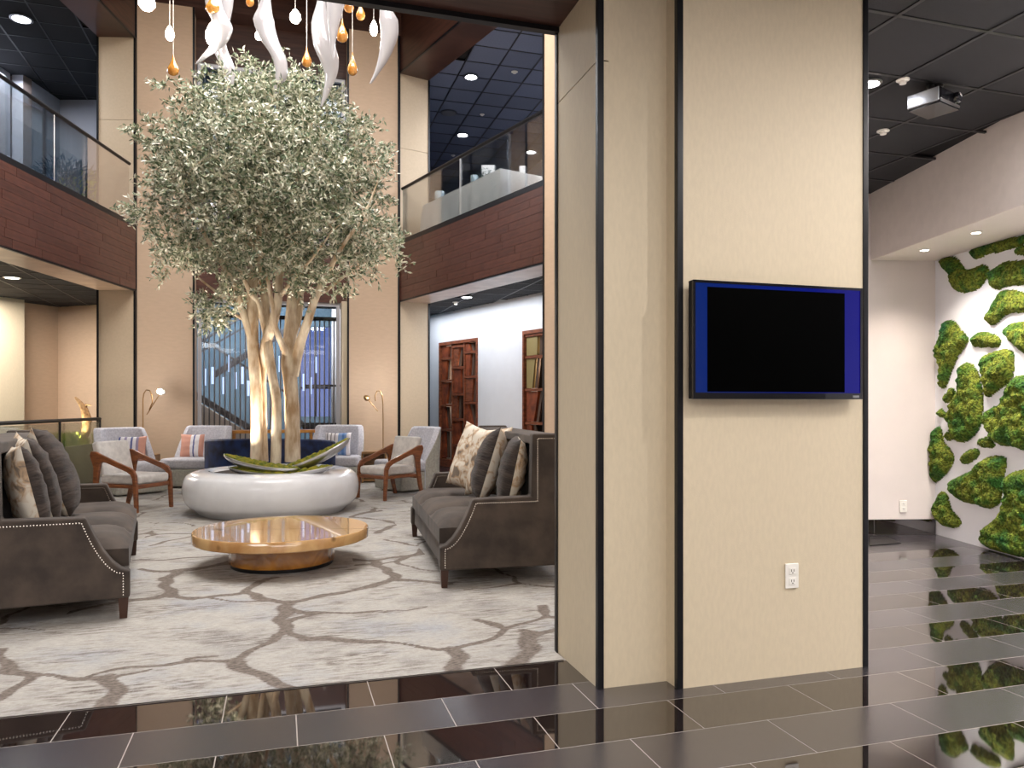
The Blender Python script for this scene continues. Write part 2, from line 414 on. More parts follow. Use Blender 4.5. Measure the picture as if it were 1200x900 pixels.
# ------------------------------------------------------------------ mesh helpers
class MB:
    def __init__(self): self.v = []; self.f = []; self.mi = []; self.sm = []
    def add(self, vs, fs, mi=0, sm=False):
        n = len(self.v); self.v += [tuple(x) for x in vs]
        for f in fs: self.f.append(tuple(n + i for i in f)); self.mi.append(mi); self.sm.append(sm)
    def box(self, lo, hi, mi=0, M=None):
        (a, b, c), (d, e, f) = lo, hi
        vs = [Vector(p) for p in ((a, b, c), (d, b, c), (d, e, c), (a, e, c), (a, b, f), (d, b, f), (d, e, f), (a, e, f))]
        if M: vs = [M @ p for p in vs]
        self.add(vs, [(0, 3, 2, 1), (4, 5, 6, 7), (0, 1, 5, 4), (1, 2, 6, 5), (2, 3, 7, 6), (3, 0, 4, 7)], mi)
    def prism(self, poly, z0, z1, mi=0, M=None):
        """poly xy, extruded along z"""
        n = len(poly)
        ar = sum(poly[i][0] * poly[(i + 1) % n][1] - poly[(i + 1) % n][0] * poly[i][1] for i in range(n))
        if ar < 0: poly = list(poly)[::-1]
        vs = [Vector((p[0], p[1], z0)) for p in poly] + [Vector((p[0], p[1], z1)) for p in poly]
        if M: vs = [M @ p for p in vs]
        self.add(vs, [tuple(range(n))[::-1], tuple(range(n, 2 * n))] + [(i, (i + 1) % n, n + (i + 1) % n, n + i) for i in range(n)], mi)
    def tube(self, pts, rad, seg=8, mi=0, cap=True, sy=1.0):
        pts = [Vector(p) for p in pts]; n = len(pts)
        if not hasattr(rad, '__len__'): rad = [rad] * n
        up = Vector((0, 0, 1)); vs = []; prev = None
        for i, p in enumerate(pts):
            t = (pts[min(i + 1, n - 1)] - pts[max(i - 1, 0)]).normalized()
            if prev is None:
                a = up if abs(t.z) < .9 else Vector((1, 0, 0))
                x = t.cross(a).normalized()
            else:
                x = (prev - t * prev.dot(t)).normalized()
            prev = x; y = t.cross(x)
            for k in range(seg):
                an = 2 * PI * k / seg
                vs.append(p + (x * math.cos(an) + y * math.sin(an) * sy) * rad[i])
        fs = [(i * seg + k, i * seg + (k + 1) % seg, (i + 1) * seg + (k + 1) % seg, (i + 1) * seg + k) for i in range(n - 1) for k in range(seg)]
        if cap: fs += [tuple(range(seg))[::-1], tuple((n - 1) * seg + k for k in range(seg))]
        self.add(vs, fs, mi, True)
    def lathe(self, prof, seg=48, mi=0, c=(0, 0), sx=1, sy=1, M=None):
        vs = []
        for r, z in prof:
            for k in range(seg):
                a = 2 * PI * k / seg
                q = Vector((c[0] + r * sx * math.cos(a), c[1] + r * sy * math.sin(a), z))
                vs.append(M @ q if M else q)
        n = len(prof)
        fs = [(i * seg + k, i * seg + (k + 1) % seg, (i + 1) * seg + (k + 1) % seg, (i + 1) * seg + k) for i in range(n - 1) for k in range(seg)]
        fs += [tuple(range(seg))[::-1], tuple((n - 1) * seg + k for k in range(seg))]
        self.add(vs, fs, mi, True)
    def mesh(self, name, mats, split=None):
        me = bpy.data.meshes.new(name); me.from_pydata(self.v, [], self.f); me.update()
        for m in (mats if isinstance(mats, (list, tuple)) else [mats]): me.materials.append(m)
        me.polygons.foreach_set('material_index', self.mi)
        me.polygons.foreach_set('use_smooth', self.sm)
        return me
    def build(self, name, mats, parent=None, loc=None, rotz=None, smooth_angle=None, bevel=0, seg=2):
        me = self.mesh(name, mats)
        o = bpy.data.objects.new(name, me); C.objects.link(o)
        if parent: o.parent = parent
        if loc is not None: o.location = loc
        if rotz is not None: o.rotation_euler = (0, 0, rotz)
        if bevel:
            b = o.modifiers.new('bevel', 'BEVEL'); b.width = bevel; b.segments = seg; b.limit_method = 'ANGLE'
            me.polygons.foreach_set('use_smooth', [True] * len(me.polygons))
            b.harden_normals = False
            wn = o.modifiers.new('wn', 'WEIGHTED_NORMAL')
        elif any(self.sm):
            me.set_sharp_from_angle(angle=math.radians(smooth_angle or 42))
        return o
def tag(o, label=None, cat=None, group=None, kind=None):
    if label: o['label'] = label
    if cat: o['category'] = cat
    if group: o['group'] = group
    if kind: o['kind'] = kind
    return o
def thing(name, label, cat, loc=(0, 0, 0), rotz=0, group=None, kind=None):
    o = bpy.data.objects.new(name, None); C.objects.link(o)
    o.location = loc; o.rotation_euler = (0, 0, rotz); o.empty_display_size = .1
    return tag(o, label, cat, group, kind)
def struct_root(name):
    o = bpy.data.objects.new(name, None); C.objects.link(o); o['kind'] = 'structure'; return o
def struct(o): o['kind'] = 'structure'; return o
def kids(o): return [x for x in C.objects if x.parent == o]
def copy_tree(o, parent=None):
    c = o.copy(); C.objects.link(c)
    if parent is not None: c.parent = parent
    for ch in kids(o): copy_tree(ch, c)
    return c
def obj_from_mesh(name, me, parent, loc, rotz=0, scale=None):
    o = bpy.data.objects.new(name, me); C.objects.link(o); o.parent = parent; o.location = loc
    if rotz: o.rotation_euler = (0, 0, rotz)
    if scale: o.scale = scale
    return o
def wall(name, a, b, z0, z1, th, m, parent=None, side=1, **k):
    """upright slab along floor line a-b; thickness to the left (side=1) or right of a->b"""
    a, b = Vector(a[:2]), Vector(b[:2]); d = (b - a).normalized(); n = Vector((-d.y, d.x)) * side * th
    mb = MB(); mb.prism([a, b, b + n, a + n], z0, z1)
    return mb.build(name, m, parent, **k)
def slab(name, poly, z0, z1, m, parent=None, **k):
    mb = MB(); mb.prism([tuple(p[:2]) for p in poly], z0, z1); return mb.build(name, m, parent, **k)

# ------------------------------------------------------------------ key points of the place
D0 = 13.7                                  # depth of the right back reveal
DL = 12.37                                 # depth of the left one
Z_BEAM, Z_TOP, Z_RAIL, Z_OPEN, Z_PANEL = 3.11, 4.19, 5.11, 7.18, 7.82
Z_FLOOR2 = 4.0
LB0 = U(158, DL)
LB1 = U(0, DL * 134 / 186)
LDIR = (LB1 - LB0).normalized()
RB0 = U(468, D0)
RB1 = U(637, D0 * 121 / 166)
RDIR = (RB1 - RB0).normalized()
LOUT = Vector((LDIR.y, -LDIR.x))           # away from the atrium
if LOUT.x > 0: LOUT = -LOUT
ROUT = Vector((-RDIR.y, RDIR.x))
if ROUT.x < 0: ROUT = -ROUT
BACKY = (LB0.y + RB0.y) / 2

# ------------------------------------------------------------------ floor with tiles
Y0, TW, TL = 3.57, .3025, .605
floor = slab('floor', [(-12, -4), (12, -4), (12, 22), (-12, 22)], -.2, -.0008, grout); struct(floor)
me_t = {}
for nm, mm in (('gloss', tile_gloss), ('matte', tile_matte)):
    b = MB(); b.box((.0022, .0022, -.012), (TL - .0022, TW - .0022, 0)); me_t[nm] = b.mesh('floor_tile', mm)
COLX = lambda x, y: (1.36 < x < 1.69 and 3.17 < y < 3.8) or (1.69 < x < 2.7 and 3.07 < y < 3.75)
A_W = U(1096, 7.52); B_W = F(1153, 642)
WD = (B_W - A_W).normalized()              # the moss wall runs this way
FW = Vector((-WD.y, WD.x))
if FW.x > 0: FW = -FW                      # far wall of right area runs this way
cand = []
for k in range(-16, 5):
    yy0 = Y0 - TW * (k + 1); gl = (k % 2 == 0)
    for j in range(-9, 16):
        x0 = (.364 * 1.058 if k % 2 == 0 else .065) - .002 + TL * j
        xc, yc = x0 + TL / 2, yy0 + TW / 2
        if k < 0 and xc < 1.9: continue
        if k < 0 and xc < 2.72 and yc > 3.2: pass
        d = dep((xc, yc))
        if d < .6: continue
        if k < 0 and (Vector((xc, yc)) - A_W).dot(FW.normalized()) < -.1: continue
        if (Vector((xc, yc)) - A_W).dot(-WD) > 0: continue
        # in view?
        pxs = [px_of((x0 + a * TL, yy0 + b * TW)) for a in (0, 1) for b in (0, 1) if dep((x0 + a * TL, yy0 + b * TW)) > .3]
        pys = [py_of((x0 + a * TL, yy0 + b * TW), 0) for a in (0, 1) for b in (0, 1) if dep((x0 + a * TL, yy0 + b * TW)) > .3]
        if not pxs or max(pxs) < -60 or min(pxs) > 1290 or min(pys) > 990: continue
        if k < 0 and yc > 4 and max(pxs) < 1010: continue
        if k < 0 and (x0 < 2.72) and yy0 + TW > 3.8 : continue
        if yc > 5.55: gl = False
        cand.append((d, x0, yy0, gl))
cand.sort()
for d, x0, yy0, gl in cand[:298]:
    obj_from_mesh('floor_tile', me_t['gloss' if gl else 'matte'], floor, (x0, yy0, 0))
rest = MB()
for d, x0, yy0, gl in cand[298:]:
    rest.box((x0 + .002, yy0 + .002, -.012), (x0 + TL - .002, yy0 + TW - .002, 0), 0)
# floor tiles outside the view join one part
for k in range(-16, 20):
    yy0 = Y0 - TW * (k + 1)
    for j in range(-14, 16):
        x0 = (.364 * 1.058 if k % 2 == 0 else .065) - .002 + TL * j
        if any(abs(c[1] - x0) < .01 and abs(c[2] - yy0) < .01 for c in cand): continue
        if k < 0 and x0 < 2.72: continue
        rest.box((x0 + .002, yy0 + .002, -.012), (x0 + TL - .002, yy0 + TW - .002, 0), 0)
o = rest.build('floor_tile', tile_matte, floor); o['kind'] = 'stuff'
# polished dark floor of the side rooms
for nm, pts in (('right', [RB0 - RDIR * 3, RB1 + RDIR * 3, RB1 + RDIR * 3 + ROUT * 5, RB0 - RDIR * 3 + ROUT * 5]),
                ('left', [LB0 - LDIR * 4, LB1 + LDIR * 4, LB1 + LDIR * 4 + LOUT * 6, LB0 - LDIR * 4 + LOUT * 6])):
    b = MB(); b.prism([tuple(p) for p in pts], -.01, .004); o = b.build('side_room_paving', tile_room, floor)

# ------------------------------------------------------------------ carpet
def carpet():
    A = lambda *p: [(x / 5.4545, 680 + y / 5.4545) for x, y in p]
    B = lambda *p: [(200 + x / 5, 660 + y / 5) for x, y in p]
    Cc = lambda *p: [(420 + x / 5, 640 + y / 5) for x, y in p]
    Dd = lambda *p: [(140 + x / 7.5, 560 + y / 7.5) for x, y in p]
    E = lambda *p: [(380 + x / 7.5, 560 + y / 7.5) for x, y in p]
    L = [
     (.05, A((-60, 380), (0, 440), (60, 500), (130, 570), (210, 600))), (.03, A((-100, 560), (0, 575), (120, 590), (210, 600))),
     (.04, A((-100, 780), (0, 735), (80, 690), (160, 640), (210, 600))), (.03, A((210, 600), (330, 605), (460, 625), (590, 630), (690, 645))),
     (.022, A((590, 610), (800, 580), (1000, 560), (1200, 545))), (.02, A((690, 645), (850, 615), (980, 585))),
     (.06, A((690, 635), (705, 700), (640, 830))), (.04, A((0, 265), (200, 245), (450, 215), (700, 160), (770, 150))),
     (.05, A((0, 390), (50, 325), (80, 300), (200, 270))), (.05, A((620, 120), (760, 140), (960, 125), (1050, 100), (1120, 110), (1200, 118))),
     (.05, A((1050, 110), (1110, -20))),
     (.04, B((0, 200), (150, 205), (360, 185), (440, 175))), (.05, B((440, 175), (520, 130), (610, 95))),
     (.02, B((190, 210), (380, 225), (500, 235), (650, 240))), (.05, B((440, 175), (500, 215), (600, 240), (650, 240))),
     (.04, B((650, 240), (720, 235), (850, 210), (1050, 165), (1200, 138))), (.06, B((655, 240), (680, 300), (685, 400))),
     (.03, B((690, 270), (760, 300), (900, 308), (1200, 290))), (.04, B((700, 350), (780, 325), (900, 308))),
     (.045, B((685, 400), (740, 450), (950, 465), (1200, 478))), (.035, B((685, 400), (600, 430), (500, 490), (400, 560))),
     (.03, B((0, 610), (100, 595), (250, 580), (400, 565))), (.02, B((130, 575), (290, 545))),
     (.055, B((380, 570), (480, 620), (600, 680), (740, 740))), (.04, B((0, 45), (200, 25), (340, 5), (420, -15))),
     (.06, B((0, 190), (-10, 130), (20, 50))), (.03, B((940, 30), (1200, 10))),
     (.04, Cc((0, 90), (110, 90), (260, 70), (370, 20), (420, 0))), (.06, Cc((110, 90), (160, 150), (200, 200))), (.05, Cc((200, 200), (100, 230), (0, 255))),
     (.04, Cc((200, 200), (350, 215), (500, 225), (560, 230))), (.03, Cc((240, 100), (350, 140), (480, 155), (560, 180), (640, 190))),
     (.03, Cc((240, 100), (320, 50), (410, 38))), (.04, Cc((560, 230), (620, 190), (800, 185), (1000, 160), (1110, 160))),
     (.04, Cc((860, 240), (960, 210), (1130, 180))), (.018, Cc((0, 395), (190, 380), (380, 360))),
     (.05, Cc((920, 265), (1000, 320), (1090, 400))), (.03, Cc((1090, 400), (1090, 430), (1160, 435))), (.03, Cc((1090, 430), (1000, 460), (910, 490))),
     (.03, Cc((910, 490), (820, 520), (700, 555), (600, 590), (540, 605))), (.03, Cc((700, 430), (780, 455), (870, 475), (910, 490))),
     (.03, Cc((0, 575), (150, 585), (300, 600), (450, 612), (540, 608))), (.06, Cc((530, 610), (580, 690), (610, 750))),
     (.04, Cc((1000, 500), (1060, 520), (1160, 505))), (.075, Cc((1020, 520), (960, 620), (900, 710))),
     (.04, Dd((130, 455), (220, 470), (300, 505), (200, 540), (140, 555))), (.03, Dd((300, 505), (450, 500), (640, 500))),
     (.03, Dd((110, 400), (400, 400), (620, 405), (680, 430))), (.03, Dd((250, 600), (400, 570), (500, 550), (640, 525))),
     (.03, Dd((160, 725), (400, 720), (600, 710), (960, 692))), (.04, Dd((130, 810), (400, 825), (560, 820), (700, 800), (960, 770))),
     (.06, Dd((480, 825), (440, 900))), (.04, Dd((170, 320), (260, 290), (370, 320), (500, 335), (700, 335))), (.04, Dd((200, 285), (400, 255))),
     (.04, Dd((450, 240), (560, 215), (500, 205), (300, 180))),
     (.03, E((90, 790), (300, 775), (440, 770))), (.04, E((100, 720), (250, 725), (450, 740), (480, 770), (600, 900))),
     (.04, E((450, 740), (600, 715), (760, 680), (850, 630), (870, 600))), (.03, E((500, 770), (640, 750), (760, 690), (920, 655))),
     (.05, E((440, 490), (540, 460), (640, 415), (750, 408))), (.05, E((640, 415), (480, 375), (260, 350), (300, 330), (480, 290))),
     (.07, E((600, 230), (660, 285), (750, 297))), (.04, E((600, 230), (740, 210))),
     (.04, E((260, 240), (460, 265), (320, 330))), (.05, E((280, 190), (400, 165))), (.05, E((380, 75), (440, 110))), (.03, E((540, 545), (740, 575), (840, 600))),
    ]
    segs = []
    for wd, pl in L:
        q = [F(x, y) for x, y in pl]
        for a, b in zip(q[:-1], q[1:]): segs.append((a.x, a.y, b.x, b.y, wd * 1.0))
    # unseen or far stones: a hexagon-like net further back
    xs = np.concatenate([np.arange(-4.2, 5.4, .03)])
    ys = np.concatenate([np.arange(Y0, 8.2, .024), np.arange(8.2, BACKY + .3, .06)])
    X, Y = np.meshgrid(xs, ys)
    best = np.full(X.shape, 3.0)
    jx = .03 * np.sin(Y * 7 + X * 3) + .015 * np.sin(Y * 23); jy = .03 * np.sin(X * 6 + Y * 2) + .015 * np.sin(X * 19)
    Xj, Yj = X + jx, Y + jy
    for ax, ay, bx, by, wd in segs:
        dx, dy = bx - ax, by - ay; L2 = dx * dx + dy * dy + 1e-9
        t = np.clip(((Xj - ax) * dx + (Yj - ay) * dy) / L2, 0, 1)
        dd = np.hypot(Xj - ax - t * dx, Yj - ay - t * dy) / (wd * 1.5)
        best = np.minimum(best, dd)
    # far field and beneath the furniture: jittered cells
    r2 = np.random.default_rng(3); seeds = []
    for i in range(-6, 8):
        for j in range(0, 12):
            seeds.append((i * 1.05 + (j % 2) * .5 + r2.uniform(-.3, .3), Y0 + j * 1.0 + r2.uniform(-.3, .3)))
    S = np.array(seeds); d1 = np.full(X.shape, 99.); d2 = np.full(X.shape, 99.)
    for sx, sy in S:
        dd = np.hypot(Xj - sx, (Yj - sy) * 1.25); n1 = np.minimum(d1, dd); d2 = np.minimum(d2, np.maximum(d1, dd)); d1 = n1
    cell = (d2 - d1) / .075
    far = (Y > 9.6) | ((Y > 4.6) & (X > 1.2)) | ((Y > 4.6) & (X < -1.25)) | (X > 1.9) | ((Y > 6.1) & (X > -.15) & (X < .55))
    best = np.where(far, np.minimum(cell, 3), best)
    zz = np.full(X.shape, .006)
    n, m_ = X.shape
    co = np.stack([X, Y, zz], -1).reshape(-1, 3)
    # keep quads inside the atrium trapezoid
    cx = (X[:-1, :-1] + X[1:, 1:]) / 2; cy = (Y[:-1, :-1] + Y[1:, 1:]) / 2
    lx = LB0.x + (cy - LB0.y) * LDIR.x / LDIR.y; rx = RB0.x + (cy - RB0.y) * RDIR.x / RDIR.y
    ok = (cx > lx) & (cx < rx) & (cy < BACKY)
    colm = ((cx > 1.34) & (cy < 3.72)) | ((cy < 6.65) & (cx > 2.60 + (cy - 3.72) * (2.08 / 2.88))) | (cy > 6.65) & (cx > 4.6); ok &= ~colm
    idx = np.arange(n * m_).reshape(n, m_)
    q = np.stack([idx[:-1, :-1], idx[:-1, 1:], idx[1:, 1:], idx[1:, :-1]], -1)[ok]
    me = bpy.data.meshes.new('carpet'); me.from_pydata(co.tolist(), [], q.tolist()); me.update()
    at = me.attributes.new('vein', 'FLOAT', 'POINT'); at.data.foreach_set('value', best.reshape(-1).astype(np.float32))
    me.materials.append(carpet_mat())
    o = bpy.data.objects.new('carpet', me); C.objects.link(o)
    tag(o, 'pale distressed carpet with a stone outline pattern under the seating', 'carpet')
    # thin bound edge along the tiles
carpet()

# ------------------------------------------------------------------ the near column
col = struct_root('trim_1')
col.name = 'wall_column'
XL, XI, XM, XR = 1.36, 1.69, 1.70, 2.72
YF, YM, YBK = 3.17, 3.065, 3.70
ZC = 3.34
# left face in two panels with an open joint
for z0, z1 in ((.0, 2.805), (2.811, ZC)):
    b = MB(); b.box((XL, YF, z0), (XL + .05, YBK, z1)); b.build('wall_panel', wallcover_peach if 0 else wallcover, col)
b = MB(); b.box((XL + .05, YF, 0), (XI + .03, YF + .05, ZC)); b.build('wall_panel', wallcover, col)
b = MB(); b.box((XM, YM, 0), (XR, YBK + .05, ZC)); b.build('wall_panel', wallcover, col)
b = MB(); b.box((XL + .05, YF + .05, 0), (XM, YBK + .05, ZC)); b.build('column_core', wallcover, col)
for x, y, wd in ((XL - .004, YF - .006, .03), (XM - .006, YM - .006, .03), (XR - .022, YM - .006, .03)):
    b = MB(); b.box((x, y, 0), (x + wd, y + .03, ZC)); b.build('corner_trim', black_trim, col, bevel=.003)
b = MB(); b.box((XL - .008, YBK - .012, 0), (XL + .02, YBK + .018, 3.19)); b.build('corner_trim', black_trim, col)

# divider wall between the atrium and the right lobby, hidden behind the column
struct(wall('wall_divider', (2.62, 3.72), (4.7, 6.6), 0, 8.6, .12, plaster))

# ------------------------------------------------------------------ near wood beam across the atrium front
beam = struct_root('beam_front')
b = MB(); b.box((-9, 2.55, 3.19), (XL, YBK, 3.6)); o = b.build('beam_casing', mat('dark brown soffit veneer', (78, 50, 42), .4, rgb2=(60, 38, 33), scale=4, stretch=(.5, 6, 6)), beam)  # dark brown wood of the front beam
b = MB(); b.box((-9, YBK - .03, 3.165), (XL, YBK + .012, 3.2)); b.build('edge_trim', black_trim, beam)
struct(wall('wall_front_upper', (-9, YBK - .02), (2.7, YBK - .02), 3.6, 8.8, .3, wallcover, side=-1))

# ------------------------------------------------------------------ ceilings
def tiled_ceiling(name, poly, z, vis, xo, yo, p=.615, tile_m=ceil_tile, margin=40, only=None):
    """slab with tiles hung in a grid of bars; tiles as parts where the photograph shows them"""
    root = slab(name, poly, z + .03, z + .2, ceil_slab); struct(root)
    xs = [q[0] for q in poly]; ys = [q[1] for q in poly]
    P = [Vector(q[:2]) for q in poly]
    def inside(x, y):
        c = False; n = len(P)
        for i in range(n):
            a, b2 = P[i], P[(i + 1) % n]
            if (a.y > y) != (b2.y > y) and x < (b2.x - a.x) * (y - a.y) / (b2.y - a.y) + a.x: c = not c
        return c
    b = MB(); b.box((.012, .012, 0), (p - .012, p - .012, .018)); tm = b.mesh('ceiling_tile', tile_m)
    i0, i1 = math.floor((min(xs) - xo) / p), math.ceil((max(xs) - xo) / p)
    j0, j1 = math.floor((min(ys) - yo) / p), math.ceil((max(ys) - yo) / p)
    far = MB(); cnt = 0; bars = set()
    L = []
    for i in range(i0, i1):
        for j in range(j0, j1):
            x, y = xo + i * p, yo + j * p
            if not inside(x + p / 2, y + p / 2): continue
            d = dep((x + p / 2, y + p / 2))
            v = d > .5 and vis[0] - margin < px_of((x + p / 2, y + p / 2)) < vis[2] + margin and vis[1] - margin < py_of((x + p / 2, y + p / 2), z) < vis[3] + margin
            L.append((not v, d, x, y, i, j))
    L.sort()
    for nv, d, x, y, i, j in L:
        if not nv and cnt < 290:
            obj_from_mesh('ceiling_tile', tm, root, (x, y, z)); cnt += 1
            bars.add(('x', i)); bars.add(('x', i + 1)); bars.add(('y', j)); bars.add(('y', j + 1))
        else:
            far.box((x + .012, y + .012, z), (x + p - .012, y + p - .012, z + .018))
    if far.v:
        o = far.build('ceiling_tile', tile_m, root); o['kind'] = 'stuff'
    def clip(axis, val):
        ts = []; n = len(P)
        for k in range(n):
            a, b2 = P[k], P[(k + 1) % n]
            u, v2 = (a.x, b2.x) if axis == 'x' else (a.y, b2.y)
            if (u > val) != (v2 > val):
                t = (val - u) / (v2 - u); ts.append((a.y + (b2.y - a.y) * t) if axis == 'x' else (a.x + (b2.x - a.x) * t))
        ts.sort(); return list(zip(ts[::2], ts[1::2]))
    for ax, k in sorted(bars):
        val = (xo if ax == 'x' else yo) + k * p
        for t0, t1 in clip(ax, val):
            b = MB()
            if ax == 'x': b.box((val - .012, t0, z - .006), (val + .012, t1, z + .012))
            else: b.box((t0, val - .0115, z - .0055), (t1, val + .0115, z + .0115))
            b.build('grid_bar', ceil_bar, root)
    return root
# right lobby / front
SOF_Z = 2.68
FA0 = U(1018, 7.52); FA1 = U(1200, 5.43); FD = (FA1 - FA0).normalized()
FA_far = FA0 + FW * 0
FARL = A_W + FW * 2.0
ceil_right = tiled_ceiling('ceiling_right', [(1.40, -3.9), (10, -3.9), (10, 2.0), tuple(FA1 + FD * 3.2), tuple(FA0 - FD * .0), tuple(FA0 - FD * 0 + FW * 1.2), (4.75, 6.7), (2.75, 3.75), (1.40, 3.12)],
                           3.325, (1010, 0, 1200, 240), 3.12 - .615 * 8, 3.29 - .615 * 12)
struct(slab('ceiling_front', [(-10, -3.9), (1.40, -3.9), (1.40, 3.12), (1.40, 2.56), (-10, 2.56)], 3.325, 3.5, plaster_gray))
# atrium top
struct(slab('ceiling_atrium', [(-9, 3.4), (9, 3.4), (9, 15.5), (-9, 15.5)], 8.7, 8.9, mat('dark atrium ceiling', (52, 30, 28), .6)))
for y in (6.4, 9.0, 11.6):
    b = MB(); b.box((-4.2, y - .22, 8.2), (4.6, y + .22, 8.71)); struct(b.build('beam_ceiling', wooddark))

# ------------------------------------------------------------------ balconies
def fascia(root, a, b, z0, z1, out, seed):
    """staggered veneer blocks fixed on a beam face"""
    r = random.Random(seed); d = (b - a); L = d.length; d.normalize(); rot = math.atan2(d.y, d.x)
    rows = 9; h = (z1 - z0) / rows
    meshes = []
    for q in range(5):
        ln = .45 + .17 * q; mb = MB(); mb.box((.0015, -.012, .0015), (ln - .0015, 0, h - .0015)); meshes.append((ln, mb.mesh('veneer_plank', woodred)))
    inn = -out
    for k in range(rows):
        x = -r.uniform(0, .4)
        while x < L:
            ln, me = r.choice(meshes)
            x0 = max(x, 0); x1 = min(x + ln, L)
            if x1 - x0 > .06:
                p = a + d * x0 + inn * (r.uniform(.0, .004))
                o = obj_from_mesh('veneer_plank', me, root, (p.x, p.y, z0 + k * h), rot)
                o.scale = ((x1 - x0) / ln, 1 if (Vector((math.sin(rot), -math.cos(rot))).dot(inn) > 0) else -1, 1)
            x += ln
def balcony(side, a, d, out, length, thick=.58):
    root = struct_root('trim_balcony_' + side)
    b_ = a + d * length
    wall('beam_core', a + out * .012, b_ + out * .012, Z_BEAM + .02, Z_TOP - .07, thick - .02, wooddark, root, side=1 if Vector((-d.y, d.x)).dot(out) > 0 else -1)
    wall('soffit', a + out * .02, b_ + out * .02, Z_BEAM, Z_BEAM + .03, thick - .02, soffit_m, root, side=1 if Vector((-d.y, d.x)).dot(out) > 0 else -1)
    wall('edge_trim', a - out * .012, b_ - out * .012, Z_BEAM - .012, Z_BEAM + .012, .035, black_trim, root, side=1 if Vector((-d.y, d.x)).dot(out) > 0 else -1)
    wall('glass_channel', a - out * .012, b_ - out * .012, Z_TOP - .075, Z_TOP, .09, black_trim, root, side=1 if Vector((-d.y, d.x)).dot(out) > 0 else -1)
    fascia(root, a, b_, Z_BEAM + .012, Z_TOP - .078, out, 5 if side == 'left' else 9)
    sd = 1 if Vector((-d.y, d.x)).dot(out) > 0 else -1
    # upper opening header
    hd = struct_root('beam_upper_' + side)
    wall('beam_casing', a, b_, Z_OPEN, 8.7, thick, wooddark, hd, side=sd)
    wall('edge_trim', a - out * .01, b_ - out * .01, Z_OPEN - .01, Z_OPEN + .015, .03, black_trim, hd, side=sd)
    return root
balcony('left', LB0, LDIR, LOUT, 8.5)
RLEN = (RB1 - RB0).length
balcony('right', RB0, RDIR, ROUT, RLEN)

def railing(a, d, out, t0, lens, label, sd):
    t = thing('glass_railing', label, 'railing', V3(a + d * t0, Z_TOP))
    base = a + d * t0 + out * .03
    x = 0; tot = sum(lens)
    def loc(p, z): return Vector((p.x - t.location.x, p.y - t.location.y, z - Z_TOP))
    for ln in lens:
        p0 = base + d * (x + .012); p1 = base + d * (x + ln - .012); n = out * .012
        mb = MB(); mb.add([loc(q, zz) for zz in (Z_TOP - .0, Z_RAIL - .02) for q in (p0, p1, p1 + n, p0 + n)],
                          [(0, 3, 2, 1), (4, 5, 6, 7), (0, 1, 5, 4), (1, 2, 6, 5), (2, 3, 7, 6), (3, 0, 4, 7)])
        mb.build('glass_panel', glass, t)
        x += ln
    mb = MB(); mb.tube([loc(base + out * .006, Z_RAIL), loc(base + d * tot + out * .006, Z_RAIL)], .028, 10)
    mb.build('handrail', black_trim, t)
    x = 0
    for ln in lens[:-1]:
        x += ln
        mb = MB(); p = base + d * x; mb.tube([loc(p + out * .006, Z_TOP), loc(p + out * .006, Z_RAIL - .02)], .009, 6)
        mb.build('glass_joint', steel, t)
railing(LB0, LDIR, LOUT, .12, [2.15, 2.2, 2.2, 1.6], 'glass balcony railing with dark handrail at upper left', 1)
railing(RB0, RDIR, ROUT, .05, [2.1, RLEN - 2.2], 'glass balcony railing with black handrail before the banquet table', 1)

# end pilasters of the two openings
for side, a, out in (('left', LB0, LOUT), ('right', RB0, ROUT)):
    d = LDIR if side == 'left' else RDIR
    root = struct_root('wall_reveal_' + side)
    sd = 1
    wdt = .58
    for z0, z1 in ((0, Z_BEAM), (Z_TOP - .1, 5.85), (5.856, Z_OPEN)):
        wall('wall_panel', a, a + out * wdt, z0, z1, .3, reveal_m, root, side=1 if Vector((-out.y, out.x)).dot(-d) > 0 else -1)
    for p, ww in ((a - out * .015, .03), (a + out * (wdt - .01), .03)):
        for z0, z1 in ((0, Z_BEAM), (Z_TOP - .3, Z_OPEN)):
            wall('corner_trim', p + d * .012, p + out * ww + d * .012, z0, z1, .05, black_trim, root, side=1 if Vector((-out.y, out.x)).dot(-d) > 0 else -1)
# far right column strip beyond the sofa
root = struct_root('wall_column_far')
q0 = RB1 + RDIR * .02
wall('wall_panel', q0 + ROUT * .0, q0 + RDIR * .8, 0, 8.7, .6, wallcover_peach, root, side=1 if Vector((-RDIR.y, RDIR.x)).dot(ROUT) > 0 else -1)
wall('corner_trim', q0 - RDIR * .03 - ROUT * .012, q0 + RDIR * .0 - ROUT * .012, 0, 8.7, .04, black_trim, root, side=1 if Vector((-RDIR.y, RDIR.x)).dot(ROUT) > 0 else -1)

# ------------------------------------------------------------------ back wall of the atrium
bw = struct_root('wall_back')
def bx_at(px, y=BACKY): return ray_line(px, (-20, y), (20, y)).x
xa, xb, xc_, xd = bx_at(159.5), bx_at(227), bx_at(408), bx_at(467)
for x0, x1 in ((xa, xb), (xc_, xd)):
    b = MB(); b.box((x0, BACKY, 0), (x1, BACKY + .5, Z_PANEL)); b.build('wall_panel', wallcover_peach, bw)
    for x in (x0 - .015, x1 - .015):
        b = MB(); b.box((x, BACKY - .012, 0), (x + .03, BACKY + .03, Z_PANEL)); b.build('corner_trim', black_trim, bw)
b = MB(); b.box((xa - .3, BACKY - .02, Z_PANEL), (xd + .3, BACKY + .5, 8.75)); b.build('wood_header', wooddark, bw)
YW = BACKY + .42
b = MB(); b.box((xb, YW - .04, 7.1), (xc_, YW + .3, 7.83)); b.build('wood_header', wooddark, bw)
b = MB(); b.box((xb, YW - .04, 3.08), (xc_, YW + .3, 4.1)); b.build('wood_header', woodred, bw)
